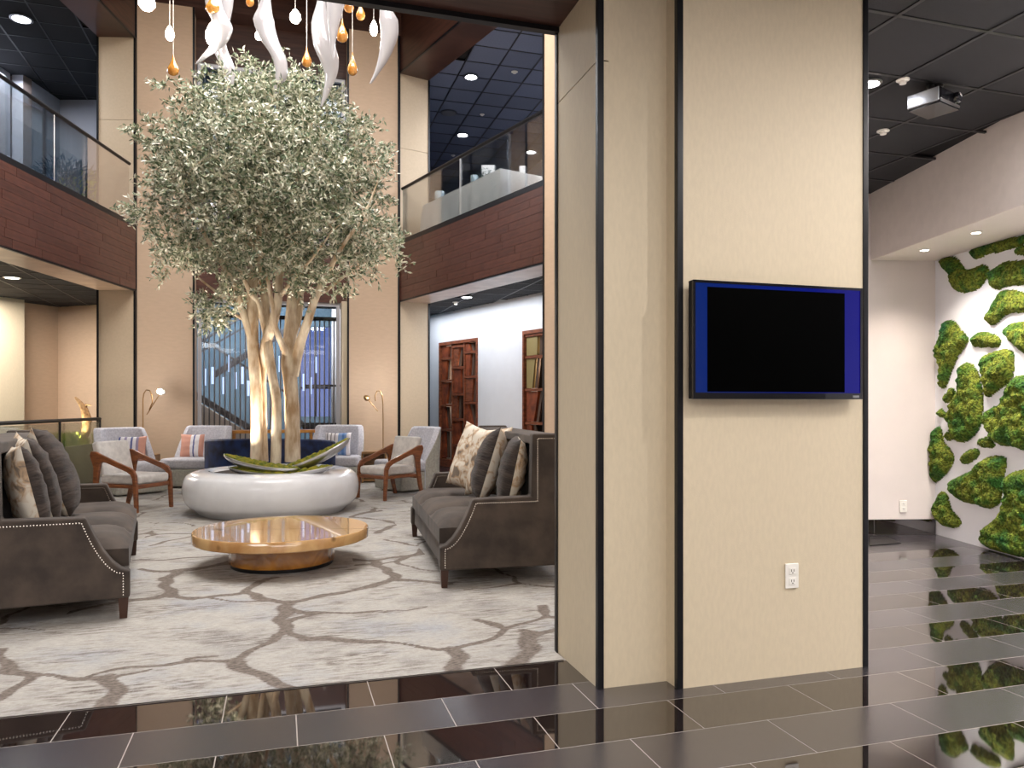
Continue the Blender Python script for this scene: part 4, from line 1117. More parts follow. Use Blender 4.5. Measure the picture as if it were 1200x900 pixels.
# ------------------------------------------------------------------ moss on the wall
def wall_uv(px, py):
    p = ray_line(px, A_W, A_W + WD)
    return ((p - A_W).dot(WD), Z(py, dep(p)))
fa = lambda *p: [(1080 + x / 5.625, 260 + y / 5.625) for x, y in p]
fb = lambda *p: [(1080 + x / 6.425, 400 + y / 6.425) for x, y in p]
fc = lambda *p: [(1080 + x / 6, 520 + y / 6) for x, y in p]
MOSS = [
 ('hooked dark green moss patch at the top left of the alcove wall', fa((110, 250), (190, 225), (245, 240), (270, 290), (300, 320), (350, 305), (400, 280), (445, 295), (448, 340), (420, 400), (370, 450), (290, 470), (225, 455), (195, 410), (205, 360), (150, 320))),
 ('long wavy moss patch touching the soffit at the top', fa((315, 190), (360, 165), (480, 135), (600, 105), (690, 85), (760, 80), (720, 130), (600, 180), (500, 200), (430, 215), (380, 245), (335, 240))),
 ('small round moss tuft at the top right frame edge', fa((605, 200), (640, 160), (700, 150), (760, 170), (740, 215), (650, 222))),
 ('broad moss patch right of the hooked one', fa((450, 330), (480, 310), (540, 265), (640, 255), (740, 250), (780, 300), (760, 400), (640, 415), (560, 425), (510, 450), (460, 430), (445, 380))),
 ('bright bent moss patch below the broad upper one', fa((510, 460), (560, 445), (640, 455), (740, 480), (760, 560), (700, 600), (590, 595), (530, 640), (480, 690), (430, 660), (430, 610), (470, 550))),
 ('yellow green moss patch at right frame edge above the big clump', fa((555, 690), (620, 660), (700, 655), (800, 700), (800, 850), (700, 880), (640, 840), (590, 790), (550, 740))),
 ('small bean shaped moss patch in mid height', fa((330, 760), (370, 730), (440, 725), (510, 750), (530, 790), (510, 830), (460, 825), (400, 825), (350, 825), (330, 800))),
 ('tall narrow moss patch nearest the corner, wide top and thin foot', fa((145, 660), (190, 645), (230, 660), (260, 710), (315, 760), (310, 800), (270, 850)) + fb((280, 110), (240, 200), (205, 300), (180, 360), (145, 350), (140, 310), (155, 270), (155, 200), (130, 130), (125, 70), (140, 20))),
 ('tall bulging moss patch in the middle of the wall', fb((310, 170), (370, 160), (420, 200), (450, 300), (465, 400), (465, 520), (450, 640), (400, 720), (320, 765), (255, 750), (235, 690), (235, 640), (195, 600), (200, 550), (240, 480), (265, 380), (305, 370), (300, 300), (310, 250), (295, 205))),
 ('little curled moss tuft left of the tall bulging patch', fb((205, 350), (250, 350), (262, 390), (235, 450), (190, 470), (160, 440), (165, 405), (200, 390))),
 ('tiniest round moss tuft near the corner', fb((125, 525), (150, 505), (180, 525), (178, 565), (150, 578), (125, 555))),
 ('small dark green ball of moss at the foot of the tall bulging patch', fb((180, 690), (215, 672), (243, 700), (240, 740), (210, 755), (178, 730))),
 ('wedge shaped yellow green moss patch right of the tall bulging one', fb((455, 115), (520, 90), (600, 65), (670, 60), (700, 100), (700, 180), (690, 280), (640, 330), (570, 375), (520, 425), (480, 410), (490, 350), (470, 280), (450, 210))),
 ('big lumpy moss clump cut by right frame edge at mid height', fb((700, 270), (750, 255), (850, 270), (900, 400), (900, 800), (771, 830), (720, 790), (640, 790), (580, 780), (540, 700), (490, 650), (495, 570), (520, 500), (600, 480), (650, 400), (670, 320))),
 ('small oval moss patch just under the big lumpy clump', fb((420, 745), (480, 720), (530, 735), (562, 780), (545, 800), (480, 805), (420, 780))),
 ('small slanted oval moss patch above the triangular one', fc((270, 110), (290, 75), (340, 40), (400, 35), (415, 60), (395, 100), (340, 140), (290, 145))),
 ('pear shaped moss patch low by the wall corner', fb((110, 645), (150, 640), (160, 700), (175, 770), (225, 810), (245, 860)) + fc((232, 120), (200, 190), (150, 240), (100, 278), (65, 265), (62, 180), (60, 100), (75, 40)) + fb((100, 700),)),
 ('large triangular moss patch in the lower middle', fc((190, 270), (250, 240), (320, 205), (380, 180), (430, 110), (510, 85), (580, 85), (605, 110), (590, 200), (570, 300), (560, 400), (540, 440), (480, 460), (420, 440), (370, 420), (300, 410), (250, 380), (200, 320))),
 ('boot shaped moss patch lowest by the baseboard', fc((120, 350), (150, 333), (185, 355), (200, 410), (215, 470), (270, 520), (285, 560), (260, 590), (200, 590), (140, 570), (105, 520), (100, 430))),
 ('largest moss clump at the lower right reaching the floor', fc((600, 230), (650, 195), (760, 180), (900, 250), (900, 830), (760, 800), (660, 790), (560, 765), (470, 735), (430, 700), (435, 620), (480, 560), (560, 500), (590, 440), (610, 390), (600, 320))),
]
def moss_patch(label, px):
    P = np.array([wall_uv(x, y) for x, y in px]); c0 = P.mean(0); P = P - c0
    # smooth the outline
    for _ in range(2):
        Q = []
        for i in range(len(P)):
            a, b2 = P[i], P[(i + 1) % len(P)]
            Q += [a * .75 + b2 * .25, a * .25 + b2 * .75]
        P = np.array(Q)
    g = .011
    xs = np.arange(P[:, 0].min() - g, P[:, 0].max() + 2 * g, g); ys = np.arange(P[:, 1].min() - g, P[:, 1].max() + 2 * g, g)
    X, Y = np.meshgrid(xs, ys); ins = np.zeros(X.shape, bool); dist = np.full(X.shape, 9.)
    n = len(P)
    for i in range(n):
        a, b2 = P[i], P[(i + 1) % n]
        cnd = ((a[1] > Y) != (b2[1] > Y)) & (X < (b2[0] - a[0]) * (Y - a[1]) / (b2[1] - a[1] + 1e-12) + a[0]); ins ^= cnd
        dx, dy = b2 - a; t = np.clip(((X - a[0]) * dx + (Y - a[1]) * dy) / (dx * dx + dy * dy + 1e-9), 0, 1)
        dist = np.minimum(dist, np.hypot(X - a[0] - t * dx, Y - a[1] - t * dy))
    sd = np.where(ins, dist, -dist)
    th = min(.12, .05 + .35 * dist[ins].max())
    idx = -np.ones(X.shape, int); vs = []; k = 0
    for i in range(X.shape[0]):
        for j in range(X.shape[1]):
            if sd[i, j] > -g * .9:
                e = max(sd[i, j], 0); f = 1 - (1 - min(e / .075, 1)) ** 2.2
                x, y = X[i, j], Y[i, j]
                q = Vector((x + c0[0], y + c0[1], 0))
                vo = mn.voronoi(q * 14)[0][0]; vo2 = mn.voronoi(q * 38)[0][0]
                h = f * (th * .62 + .055 * (.55 - vo) + .022 * (.5 - vo2) + .02 * mn.noise(q * 6)) + .004
                if sd[i, j] <= 0: h = 0.0
                jx, jy = (random.uniform(-.35, .35) * g, random.uniform(-.35, .35) * g)
                zc = max(y + jy + c0[1], .006) - c0[1]
                vs.append((max(x + jx, .012 - c0[0]), -max(h, 0), zc)); idx[i, j] = k; k += 1
    fs = []
    for i in range(X.shape[0] - 1):
        for j in range(X.shape[1] - 1):
            q = (idx[i, j], idx[i, j + 1], idx[i + 1, j + 1], idx[i + 1, j])
            if min(q) >= 0: fs.append(q)
    mb = MB(); mb.add(vs, fs, 0, True)
    base = A_W + WD * c0[0] + WN * .001
    o = mb.build('moss_patch', mossm, None, V3(base, c0[1]), math.atan2(WD.y, WD.x))
    if Vector((math.sin(math.atan2(WD.y, WD.x)), -math.cos(math.atan2(WD.y, WD.x)))).dot(WN) < 0: o.scale = (1, -1, 1)
    tag(o, label, 'moss', 'moss patches on the alcove wall')
for lb, px in MOSS: moss_patch(lb, px)

# ------------------------------------------------------------------ sofas
def sofa_proto(name, label, loc, yaw, mirror):
    """local: +x depth from front to back, +y along the length; mirror flips x"""
    sg = -1 if mirror else 1
    t = thing(name, label, 'sofa', loc, yaw)
    L = 2.18; DP = .93
    prof = [(0, .13), (0, .29)] + [(.23 * x, .29 + .325 * x ** 1.9) for x in (.2, .4, .6, .8, .92, 1.0)] + [(.645, .625), (.655, 1.065), (.93, 1.065), (.93, .13)]
    XZ = Matrix(((sg, 0, 0, 0), (0, 0, 1, 0), (0, 1, 0, 0), (0, 0, 0, 1)))
    for y0 in (0, L - .1):
        mb = MB(); mb.prism(prof, y0, y0 + .1, M=XZ); a = mb.build('arm', velvet, t, bevel=.014, seg=3)
        fix(a)
        out = y0 - .001 if y0 == 0 else y0 + .101
        inn = [(.035, .15), (.035, .275)] + [(.035 + .215 * x, .275 + .31 * x ** 1.9) for x in (.15, .3, .45, .6, .75, .88, 1.0)] + [(.69, .588), (.69, 1.03), (.90, 1.03)]
        nb = MB(); acc = 0
        for (ax, az), (bx, bz) in zip(inn[:-1], inn[1:]):
            ln = math.hypot(bx - ax, bz - az); s = acc
            while s < ln:
                x, z = ax + (bx - ax) * s / ln, az + (bz - az) * s / ln
                for face, dr in ((y0, -1), (y0 + .1, 1)):
                    nb.lathe([(.0055, 0), (.0045, .003), (.001, .0045)], 6, M=Matrix.Translation((x * sg, face, z)) @ Matrix.Rotation(PI / 2 * (1 if dr < 0 else -1), 4, 'X'))
                s += .016
            acc = s - ln
        n_ = nb.build('nailhead_trim', nail, a); n_['kind'] = 'stuff'
    def bx(nm, lo, hi, m=velvet, bev=.02, par=t):
        lo2 = (min(lo[0] * sg, hi[0] * sg), lo[1], lo[2]); hi2 = (max(lo[0] * sg, hi[0] * sg), hi[1], hi[2])
        mb = MB(); mb.box(lo2, hi2); o = mb.build(nm, m, par, bevel=bev, seg=3); return o
    bx('back', (.70, .1, .14), (.93, L - .1, 1.04), bev=.025)
    bx('back_rail', (.66, .1, .985), (.93, L - .1, 1.05), bev=.012)
    bx('seat_base', (.03, .1, .13), (.72, L - .1, .30), bev=.01)
    cw = (L - .2) / 3
    for i in range(3):
        y0 = .1 + cw * i
        # soft crowned cushion
        mb = MB(); N = 14; vs = []; 
        for side in (1, 0):
            for a in range(N + 1):
                for b2 in range(N + 1):
                    u, v = a / N, b2 / N
                    e = (1 - abs(2 * u - 1) ** 6) * (1 - abs(2 * v - 1) ** 6)
                    x = -.005 + .70 * (u + .02 * (1 - e) * (1 if u < .5 else -1)); y = y0 + .006 + (cw - .012) * v
                    z = .455 + .035 * e + .006 * mn.noise(Vector((x * 5, y * 5, i))) - .05 * (1 - e) if side else .30
                    vs.append((x * sg, y, z))
        M_ = (N + 1) ** 2; fs = []
        for a in range(N):
            for b2 in range(N):
                q = (a * (N + 1) + b2, (a + 1) * (N + 1) + b2, (a + 1) * (N + 1) + b2 + 1, a * (N + 1) + b2 + 1)
                fs.append(q); fs.append(tuple(M_ + k for k in q[::-1]))
        for a in range(N):
            for (i0, i1) in (((a) * (N + 1), (a + 1) * (N + 1)), ((a + 1) * (N + 1) + N, a * (N + 1) + N), (a + 1, a), (N * (N + 1) + a, N * (N + 1) + a + 1)):
                fs.append((i0, i1, M_ + i1, M_ + i0))
        mb.add(vs, fs, 0, True); o = mb.build('seat_cushion', velvet, t, smooth_angle=60)
        bm = bmesh.new(); bm.from_mesh(o.data); bmesh.ops.recalc_face_normals(bm, faces=bm.faces); bm.to_mesh(o.data); bm.free()
    for x, y, fl in ((.035, .045, 0), (.035, L - .045, 0), (.88, .045, .05), (.88, L - .045, .05)):
        mb = MB(); a, b2 = .028, .02
        vs = [((x + q * a) * sg, y + r * a, .135) for q, r in ((-1, -1), (1, -1), (1, 1), (-1, 1))] + [((x + fl + q * b2) * sg, y + r * b2, .0055) for q, r in ((-1, -1), (1, -1), (1, 1), (-1, 1))]
        mb.add(vs, [(0, 1, 2, 3), (7, 6, 5, 4), (0, 4, 5, 1), (1, 5, 6, 2), (2, 6, 7, 3), (3, 7, 4, 0)]); o = mb.build('leg', legwood, t); fix(o)
    return t
def fix(o):
    bm = bmesh.new(); bm.from_mesh(o.data); bmesh.ops.recalc_face_normals(bm, faces=bm.faces); bm.to_mesh(o.data); bm.free()
RS0 = F(518, 690); RS_YAW = math.radians(-4)
sofa_proto('sofa', 'brown gray velvet sofa with nailhead trim, on the right by the column', (RS0.x - .02, RS0.y - .03, 0), RS_YAW, False)
LS0 = F(149, 725); LS_YAW = math.radians(8)
sofa_proto('sofa', 'brown gray velvet sofa with nailhead trim, cut off by the left frame edge', (LS0.x + .02, LS0.y - .03, 0), LS_YAW, True)

# pillows
def pillow(name, label, pos, size, nrm, roll, mats_, thick=.15, group=None, cat='pillow', th2=None):
    """a square pillow: face normal nrm, rolled about it"""
    N = 16; mb = MB(); w_, h_ = size
    for side, mi in ((1, 0), (-1, 1)):
        vs = []
        for a in range(N + 1):
            for b2 in range(N + 1):
                u, v = 2 * a / N - 1, 2 * b2 / N - 1
                e = max(0, (1 - u * u) * (1 - v * v)) ** .45
                pin = 1 - .10 * (1 - abs(u * v)) * (abs(u) ** 3 + abs(v) ** 3) / 2
                x, z = u * w_ / 2 * (1 - .09 * (1 - v * v) * 0 - .07 * (1 - v * v) * abs(u) ** 4), v * h_ / 2 * (1 - .07 * (1 - u * u) * abs(v) ** 4)
                wr = .016 * mn.noise(Vector((x * 5, z * 26, side * 3 + pos[0])))
                vs.append((x, -side * (thick / 2 * e + wr * e), z))
        fs = []
        for a in range(N):
            for b2 in range(N):
                q = (a * (N + 1) + b2, (a + 1) * (N + 1) + b2, (a + 1) * (N + 1) + b2 + 1, a * (N + 1) + b2 + 1)
                fs.append(q if side > 0 else q[::-1])
        mb.add(vs, fs, mi, True)
    o = mb.build(name, mats_, None, pos, smooth_angle=70)
    nn = Vector(nrm).normalized(); y = -nn
    z = Vector((0, 0, 1)); z = (z - y * z.dot(y)).normalized(); x = y.cross(z)
    R = Matrix((x, y, z)).transposed().to_4x4() @ Matrix.Rotation(roll, 4, 'Y')
    o.rotation_euler = R.to_euler()
    bm = bmesh.new(); bm.from_mesh(o.data); bmesh.ops.remove_doubles(bm, verts=bm.verts, dist=.0005); bm.to_mesh(o.data); bm.free()
    tag(o, label, cat, group); return o
def local(loc0, yaw, sg):
    def f(x, y, z):
        return (loc0[0] + x * sg * math.cos(yaw) - y * math.sin(yaw), loc0[1] + x * sg * math.sin(yaw) + y * math.cos(yaw), z)
    def d(x, y, z):
        return (x * sg * math.cos(yaw) - y * math.sin(yaw), x * sg * math.sin(yaw) + y * math.cos(yaw), z)
    return f, d
f, dr = local((RS0.x - .02, RS0.y - .03), RS_YAW, 1)
G = 'pillows on the right sofa'
pillow('throw_pillow', 'cream floral pillow standing furthest left on the right sofa', f(.47, 1.34, .80), (.50, .58), dr(-.80, -.52, .26), .20, [floral, velvet_dark], .16, G)
pillow('throw_pillow', 'second cream floral pillow behind the leftmost on the right sofa', f(.55, 1.10, .79), (.50, .58), dr(-.84, -.50, .20), -.05, [floral, velvet_dark], .14, G)
pillow('throw_pillow', 'dark fronted pillow with cream floral rear in middle of right sofa', f(.50, .80, .79), (.58, .60), dr(-.96, .20, .30), -.08, [velvet_dark, floral], .24, G)
pillow('throw_pillow', 'dark fronted pillow with floral rear leaning in the near corner of right sofa', f(.585, .36, .76), (.50, .56), dr(-.97, .16, .20), .05, [velvet_dark, floral], .20, G)
f, dr = local((LS0.x + .02, LS0.y - .03), LS_YAW, -1)
G = 'pillows on the left sofa'
pillow('throw_pillow', 'frontmost big dark ruched pillow on the left sofa, tip highest', f(.50, 1.02, .81), (.62, .64), dr(-.95, .08, .34), .05, [velvet_dark, floral], .26, G)
pillow('throw_pillow', 'dark pillow with a cream rear face, second on the left sofa', f(.56, .70, .79), (.58, .60), dr(-.96, .22, .28), -.06, [velvet_dark, floral], .22, G)
pillow('throw_pillow', 'dark velvet pillow at the left frame edge on left sofa', f(.57, .36, .76), (.52, .56), dr(-.95, .26, .22), .04, [velvet_dark, floral], .20, G)
# the pale bands that run down the edges between the pillows
def band(label, pts, wd, d_off, f):
    pass

# ------------------------------------------------------------------ coffee table
d = 6.1; p = U(331, d)
t = thing('coffee_table', 'round honey burl wood coffee table on a drum pedestal', 'table', (p.x, p.y, .006), 0)
mb = MB(); N = 72; R = .672
mb.lathe([(R - .006, .205), (R, .211), (R, .276), (R - .008, .285)], N); o = mb.build('table_top', burl, t)
mb = MB(); mb.lathe([(.40, .03), (.405, .035), (.405, .2), (.40, .205)], 56); mb.build('pedestal', burl_d, t)
mb = MB(); mb.lathe([(.385, 0), (.39, .004), (.39, .03)], 48); mb.build('plinth', black_plastic, t)
crack = MB(); pts = []
rr = random.Random(5)
for i in range(27):
    x = -.66 + 1.32 * i / 26
    pts.append((x, -.06 + .05 * math.sin(x * 3) + rr.uniform(-.012, .012), rr.uniform(.004, .011)))
vs = [(x, y - w_, .2856) for x, y, w_ in pts] + [(x, y + w_, .2856) for x, y, w_ in pts]
n = len(pts); crack.add(vs, [(i, i + 1, n + i + 1, n + i) for i in range(n - 1)])
o = crack.build('inlaid_crack', mat('dark resin crack', (62, 34, 18), .2, coat=.8, rgb2=(210, 170, 90), scale=30), t, rotz=-TH - .05)

# ------------------------------------------------------------------ planter with tree
pc = U(320, 9.2); PC = V3(pc, 0)
t = thing('planter', 'large round glossy pale gray planter holding the tree', 'planter', (pc.x, pc.y, .006))
prof = [(.83, .0), (.88, .05), (.965, .11), (1.0, .2), (1.008, .29), (.995, .38), (.96, .45), (.86, .49), (.74, .50), (.70, .485), (.68, .44)]
# smooth profile
for _ in range(2):
    Q = [prof[0]]
    for a, b in zip(prof[:-1], prof[1:]): Q += [(a[0] * .75 + b[0] * .25, a[1] * .75 + b[1] * .25), (a[0] * .25 + b[0] * .75, a[1] * .25 + b[1] * .75)]
    prof = Q + [prof[-1]]
mb = MB(); mb.lathe(prof, 96); mb.build('bowl', planter_m, t)
mb = MB(); mb.lathe([(.69, .44), (.69, .455), (.01, .47)], 48); mb.build('soil', mat('dark soil', (52, 42, 34), .9, bump=.8, bscale=30), t)
# tree
TD = 9.2
tree = thing('olive_tree', 'tall multi stemmed tree with small silvery leaves in the planter', 'tree', (pc.x, pc.y, .47))
def tp(px, py, dd=0.0):
    q = U(px, TD + dd); return Vector((q.x - pc.x, q.y - pc.y, Z(py, TD + dd) - .47))
limbs = [
 ('trunk', [(301, 541, 8, 0), (301, 500, 7.2, 0), (300, 455, 6.8, 0), (298, 425, 6.8, 0), (296, 400, 6.8, 0), (296, 370, 7, -.02), (296, 335, 6, -.05), (298, 300, 5, -.05), (292, 250, 3.5, -.1), (285, 200, 2.4, -.1), (280, 150, 1.4, -.1)]),
 ('trunk', [(309, 541, 5.5, .1), (308, 490, 5, .1), (307, 440, 5.2, .08), (311, 405, 5.8, .02), (320, 378, 6, -.05), (326, 350, 5, -.1), (328, 320, 4.5, -.1), (336, 280, 3.6, -.1), (345, 220, 2.6, -.2), (352, 160, 1.5, -.2)]),
 ('trunk', [(323, 544, 6.3, -.15), (324, 505, 5.8, -.15), (324, 470, 5.4, -.12), (319, 440, 5.2, -.05), (314, 405, 5.5, 0), (312, 370, 5, .05), (309, 335, 4.5, .1), (303, 300, 3.5, .15), (305, 250, 2.8, .2), (312, 190, 1.8, .3), (315, 130, 1.1, .3)]),
 ('trunk', [(343, 541, 9.5, .05), (342.5, 500, 8.8, .05), (341, 455, 8.4, .05), (338, 425, 8.5, .05), (339, 395, 7, .08), (342, 355, 6, .1), (345, 315, 5, .15), (352, 260, 3.5, .2), (360, 200, 2.4, .3), (366, 140, 1.4, .3)]),
 ('branch', [(343, 440, 7, .03), (351, 405, 6, 0), (360, 378, 5, -.05), (371, 346, 4.2, -.1), (384, 320, 3.4, -.1), (400, 290, 2.4, -.2), (425, 255, 1.6, -.2), (440, 220, 1, -.2)]),
 ('branch', [(298, 405, 6, 0), (290, 380, 5, -.05), (281, 355, 4.4, -.1), (273, 332, 3.6, -.2), (255, 300, 2.6, -.3), (232, 262, 1.7, -.3), (210, 225, 1, -.3)]),
 ('branch', [(338, 420, 4.5, .02), (330, 402, 4, -.05), (323, 384, 3.2, -.15), (318, 350, 2.4, -.25), (310, 310, 1.6, -.35), (300, 270, 1, -.4)]),
 ('branch', [(341, 400, 5, .1), (350, 370, 4.2, .15), (353, 335, 3.6, .2), (358, 290, 2.6, .3), (378, 230, 1.8, .5), (395, 170, 1, .6)]),
 ('branch', [(314, 400, 4.5, .03), (305, 362, 4, .0), (295, 345, 3.4, -.1), (285, 325, 2.6, -.2), (268, 290, 1.8, -.3), (258, 230, 1, -.4)]),
 ('branch', [(281, 355, 2.4, -.1), (265, 350, 1.9, -.2), (248, 338, 1.4, -.25), (232, 325, 1, -.3)]),
 ('branch', [(290, 378, 2.2, -.05), (275, 368, 1.8, -.1), (262, 362, 1.4, -.15), (246, 362, 1, -.2)]),
 ('branch', [(326, 350, 3, -.1), (338, 335, 2.4, -.2), (352, 318, 1.8, -.3), (368, 300, 1.3, -.4), (390, 270, .9, -.5)]),
 ('branch', [(371, 346, 3, -.1), (385, 338, 2.2, .1), (402, 325, 1.6, .2), (430, 305, 1, .3)]),
 ('branch', [(298, 330, 3.5, .1), (290, 290, 2.8, .4), (270, 240, 2, .6), (240, 190, 1.2, .7)]),
]
nodes = []
for nm, pl in limbs:
    pts = [tp(x, y, dd) for x, y, r, dd in pl]; rd = [r / FPX * TD for x, y, r, dd in pl]
    # subdivide smoothly
    P2, R2 = [], []
    for i in range(len(pts) - 1):
        p0, p1, p2, p3 = pts[max(i - 1, 0)], pts[i], pts[i + 1], pts[min(i + 2, len(pts) - 1)]
        for s in range(4):
            u = s / 4
            P2.append(.5 * ((2 * p1) + (p2 - p0) * u + (2 * p0 - 5 * p1 + 4 * p2 - p3) * u * u + (3 * p1 - p0 - 3 * p2 + p3) * u ** 3))
            R2.append(rd[i] * (1 - u) + rd[i + 1] * u)
    P2.append(pts[-1]); R2.append(rd[-1])
    R2 = [r * (1 + .06 * mn.noise(q * 6)) for r, q in zip(R2, P2)]
    mb = MB(); mb.tube(P2, R2, 14); o = mb.build(nm, bark, tree)
    for q, r in zip(P2, R2):
        if q.z > 1.25: nodes.append((q, r))
# crown: tips inside an irregular crown volume drawn with lobes
lobes = [  # px, py, radius px, depth offset
 (315, 165, 105, 0), (250, 165, 80, -.3), (385, 175, 78, .2), (235, 235, 75, 0), (400, 245, 68, 0), (320, 255, 95, -.3), (205, 190, 45, .2),
 (425, 275, 48, .3), (220, 290, 42, -.1), (350, 120, 50, .3), (280, 120, 42, .1), (255, 350, 26, -.3), (245, 362, 20, -.3), (445, 290, 28, 0), (365, 320, 34, -.3),
 (290, 320, 40, .2), (410, 320, 28, .1), (315, 200, 110, .8), (315, 210, 100, -.8), (200, 305, 28, .2), (190, 150, 32, 0), (430, 215, 35, .1), (310, 112, 26, 0), (170, 245, 22, 0), (455, 265, 22, 0)]
wts = [r ** 2.4 for _, _, r, _ in lobes]
tips = []
rr = random.Random(11)
while len(tips) < 1250:
    px, py, r, dd = rr.choices(lobes, wts)[0]
    while True:
        v = Vector((rr.uniform(-1, 1), rr.uniform(-1, 1), rr.uniform(-1, 1)))
        if .2 < v.length < .93: break
    c0 = tp(px, py, dd); R_ = r / FPX * TD
    q = c0 + Vector((v.x * R_, v.y * R_ * .9, v.z * R_))
    tips.append(q)
tw = MB(); leaves_v = []; leaves_f = []
def leaf(p, dirv, ln, wd):
    dirv = dirv.normalized()
    a = Vector((rr.gauss(0, 1), rr.gauss(0, 1), rr.gauss(0, 1))); sd_ = dirv.cross(a)
    if sd_.length < 1e-4: return
    sd_.normalize(); up = sd_.cross(dirv)
    n = len(leaves_v); m = p + dirv * ln * .5 - up * ln * .06
    leaves_v.extend([tuple(p), tuple(m + sd_ * wd), tuple(p + dirv * ln - up * ln * .15), tuple(m - sd_ * wd)])
    leaves_f.append((n, n + 1, n + 2, n + 3))
anchor = list(nodes)
order = sorted(tips, key=lambda q: min((q - a).length for a, _ in nodes))
A_np = [(a, r) for a, r in anchor]
for q in order:
    best = min(A_np, key=lambda ar: (ar[0] - q).length + .25 * max(0, ar[0].z - q.z + .1))
    a, r = best; L_ = (q - a).length
    r0 = max(.003, min(r * .6, .004 + .006 * L_))
    mid = (a + q) / 2 + Vector((rr.uniform(-1, 1), rr.uniform(-1, 1), rr.uniform(0, 1))) * L_ * .12
    q1 = a * .56 + mid * .25 + (a * .5 + q * .5) * .19
    pts = [a, (a + mid) / 2 + (mid - (a + q) / 2) * .3, mid, (mid + q) / 2, q]
    tw.tube(pts, [r0, r0 * .8, r0 * .65, r0 * .5, .0018], 5, cap=False)
    for k in (2, 3, 4): A_np.append((pts[k], r0 * (.65 if k == 2 else .5)))
    # leafy sprays at the end
    for s in range(5):
        dv = (q - mid).normalized() + Vector((rr.gauss(0, .7), rr.gauss(0, .7), rr.gauss(0, .6)))
        dv.normalize(); ln = rr.uniform(.13, .26); st_ = q + (mid - q) * rr.uniform(0, .5)
        e = st_ + dv * ln + Vector((0, 0, -.03))
        tw.tube([st_, (st_ + e) / 2, e], [.002, .0016, .001], 3, cap=False)
        for k in range(14):
            u = (k + .5) / 14; pp = st_.lerp(e, u)
            lv = dv * .7 + Vector((rr.gauss(0, .7), rr.gauss(0, .7), rr.gauss(0, .7)))
            leaf(pp, lv, rr.uniform(.045, .08), rr.uniform(.008, .014))
o = tw.build('twigs', bark, tree); o['kind'] = 'stuff'
me = bpy.data.meshes.new('foliage'); me.from_pydata(leaves_v, [], leaves_f); me.update(); me.materials.append(leafm)
o = bpy.data.objects.new('foliage', me); C.objects.link(o); o.parent = tree; o['kind'] = 'stuff'
print('leaves', len(leaves_f))
# uplights in the planter
for a in (-2.3, -1.57, -.8, .9, 2.2):
    pp = PC + Vector((.5 * math.cos(a - TH), .5 * math.sin(a - TH), .56))
    spot('tree_uplight', pp, 135, WARM, 95, .7, (pc.x, pc.y, 4.2), .04)

# steel dishes with moss
def dish(label, e0, e1, width, depth, d0, d1, curl):
    P0, P1 = U(e0[0], d0), U(e1[0], d1); a = V3(P0, Z(e0[1], d0)); b = V3(P1, Z(e1[1], d1))
    t = thing('steel_dish', label, 'dish', a.lerp(b, .5)); c0 = t.location.copy()
    ax = (b - a); L_ = ax.length; ax.normalize(); sd_ = ax.cross(Vector((0, 0, 1))).normalized(); up = sd_.cross(ax)
    N, M_ = 26, 10
    def prof(u): return (max(0, 1 - abs(2 * u - 1) ** 2.6)) ** .6
    def shell(k, drop):
        vs = []
        for i in range(N + 1):
            u = i / N; w_ = width * prof(u) * k + .004; dp = depth * prof(u) * drop
            base = a + ax * L_ * u - c0 + up * curl * (4 * u * (u - 1))
            for j in range(M_ + 1):
                an = PI * j / M_
                vs.append(base + sd_ * math.cos(an) * w_ / 2 - up * math.sin(an) * dp)
        fs = [(i * (M_ + 1) + j, (i + 1) * (M_ + 1) + j, (i + 1) * (M_ + 1) + j + 1, i * (M_ + 1) + j + 1) for i in range(N) for j in range(M_)]
        return vs, fs
    vs, fs = shell(1, 1); mb = MB(); mb.add(vs, fs, 0, True)
    o = mb.build('shell', steel, t); so = o.modifiers.new('s', 'SOLIDIFY'); so.thickness = .012; so.offset = 1
    mb = MB(); vs = []; N2 = 60; M2 = 14
    for i in range(N2 + 1):
        u = i / N2; w_ = width * prof(u) * .93
        base = a + ax * L_ * u - c0 + up * curl * (4 * u * (u - 1))
        for j in range(M2 + 1):
            v = 2 * j / M2 - 1; q = base + sd_ * v * w_ / 2
            h = .03 * (1 - v * v) * prof(u) + (.022 * (mn.noise(q * 24) + .5) if abs(v) < 1 else 0) - .012
            vs.append(q + up * h)
    mb.add(vs, [(i * (M2 + 1) + j, (i + 1) * (M2 + 1) + j, (i + 1) * (M2 + 1) + j + 1, i * (M2 + 1) + j + 1) for i in range(N2) for j in range(M2)], 0, True)
    o = mb.build('moss_fill', mat('golden moss', (150, 140, 34), .9, rgb2=(74, 92, 20), scale=22, bump=1, bscale=90), t); o['kind'] = 'stuff'
dish('steel leaf dish of moss rising to the right of the trunks', (322, 552), (410, 513), .30, .10, 8.75, 8.95, .03)
dish('steel leaf dish of moss left of the trunks', (262, 532), (352, 549), .28, .09, 8.75, 8.62, .035)
dish('lower flat steel dish lying on the planter rim at right', (318, 555), (390, 545), .24, .07, 8.62, 8.75, .02)
dish('lower flat steel dish lying on the planter rim at left', (267, 547), (345, 555), .22, .06, 8.72, 8.56, .02)

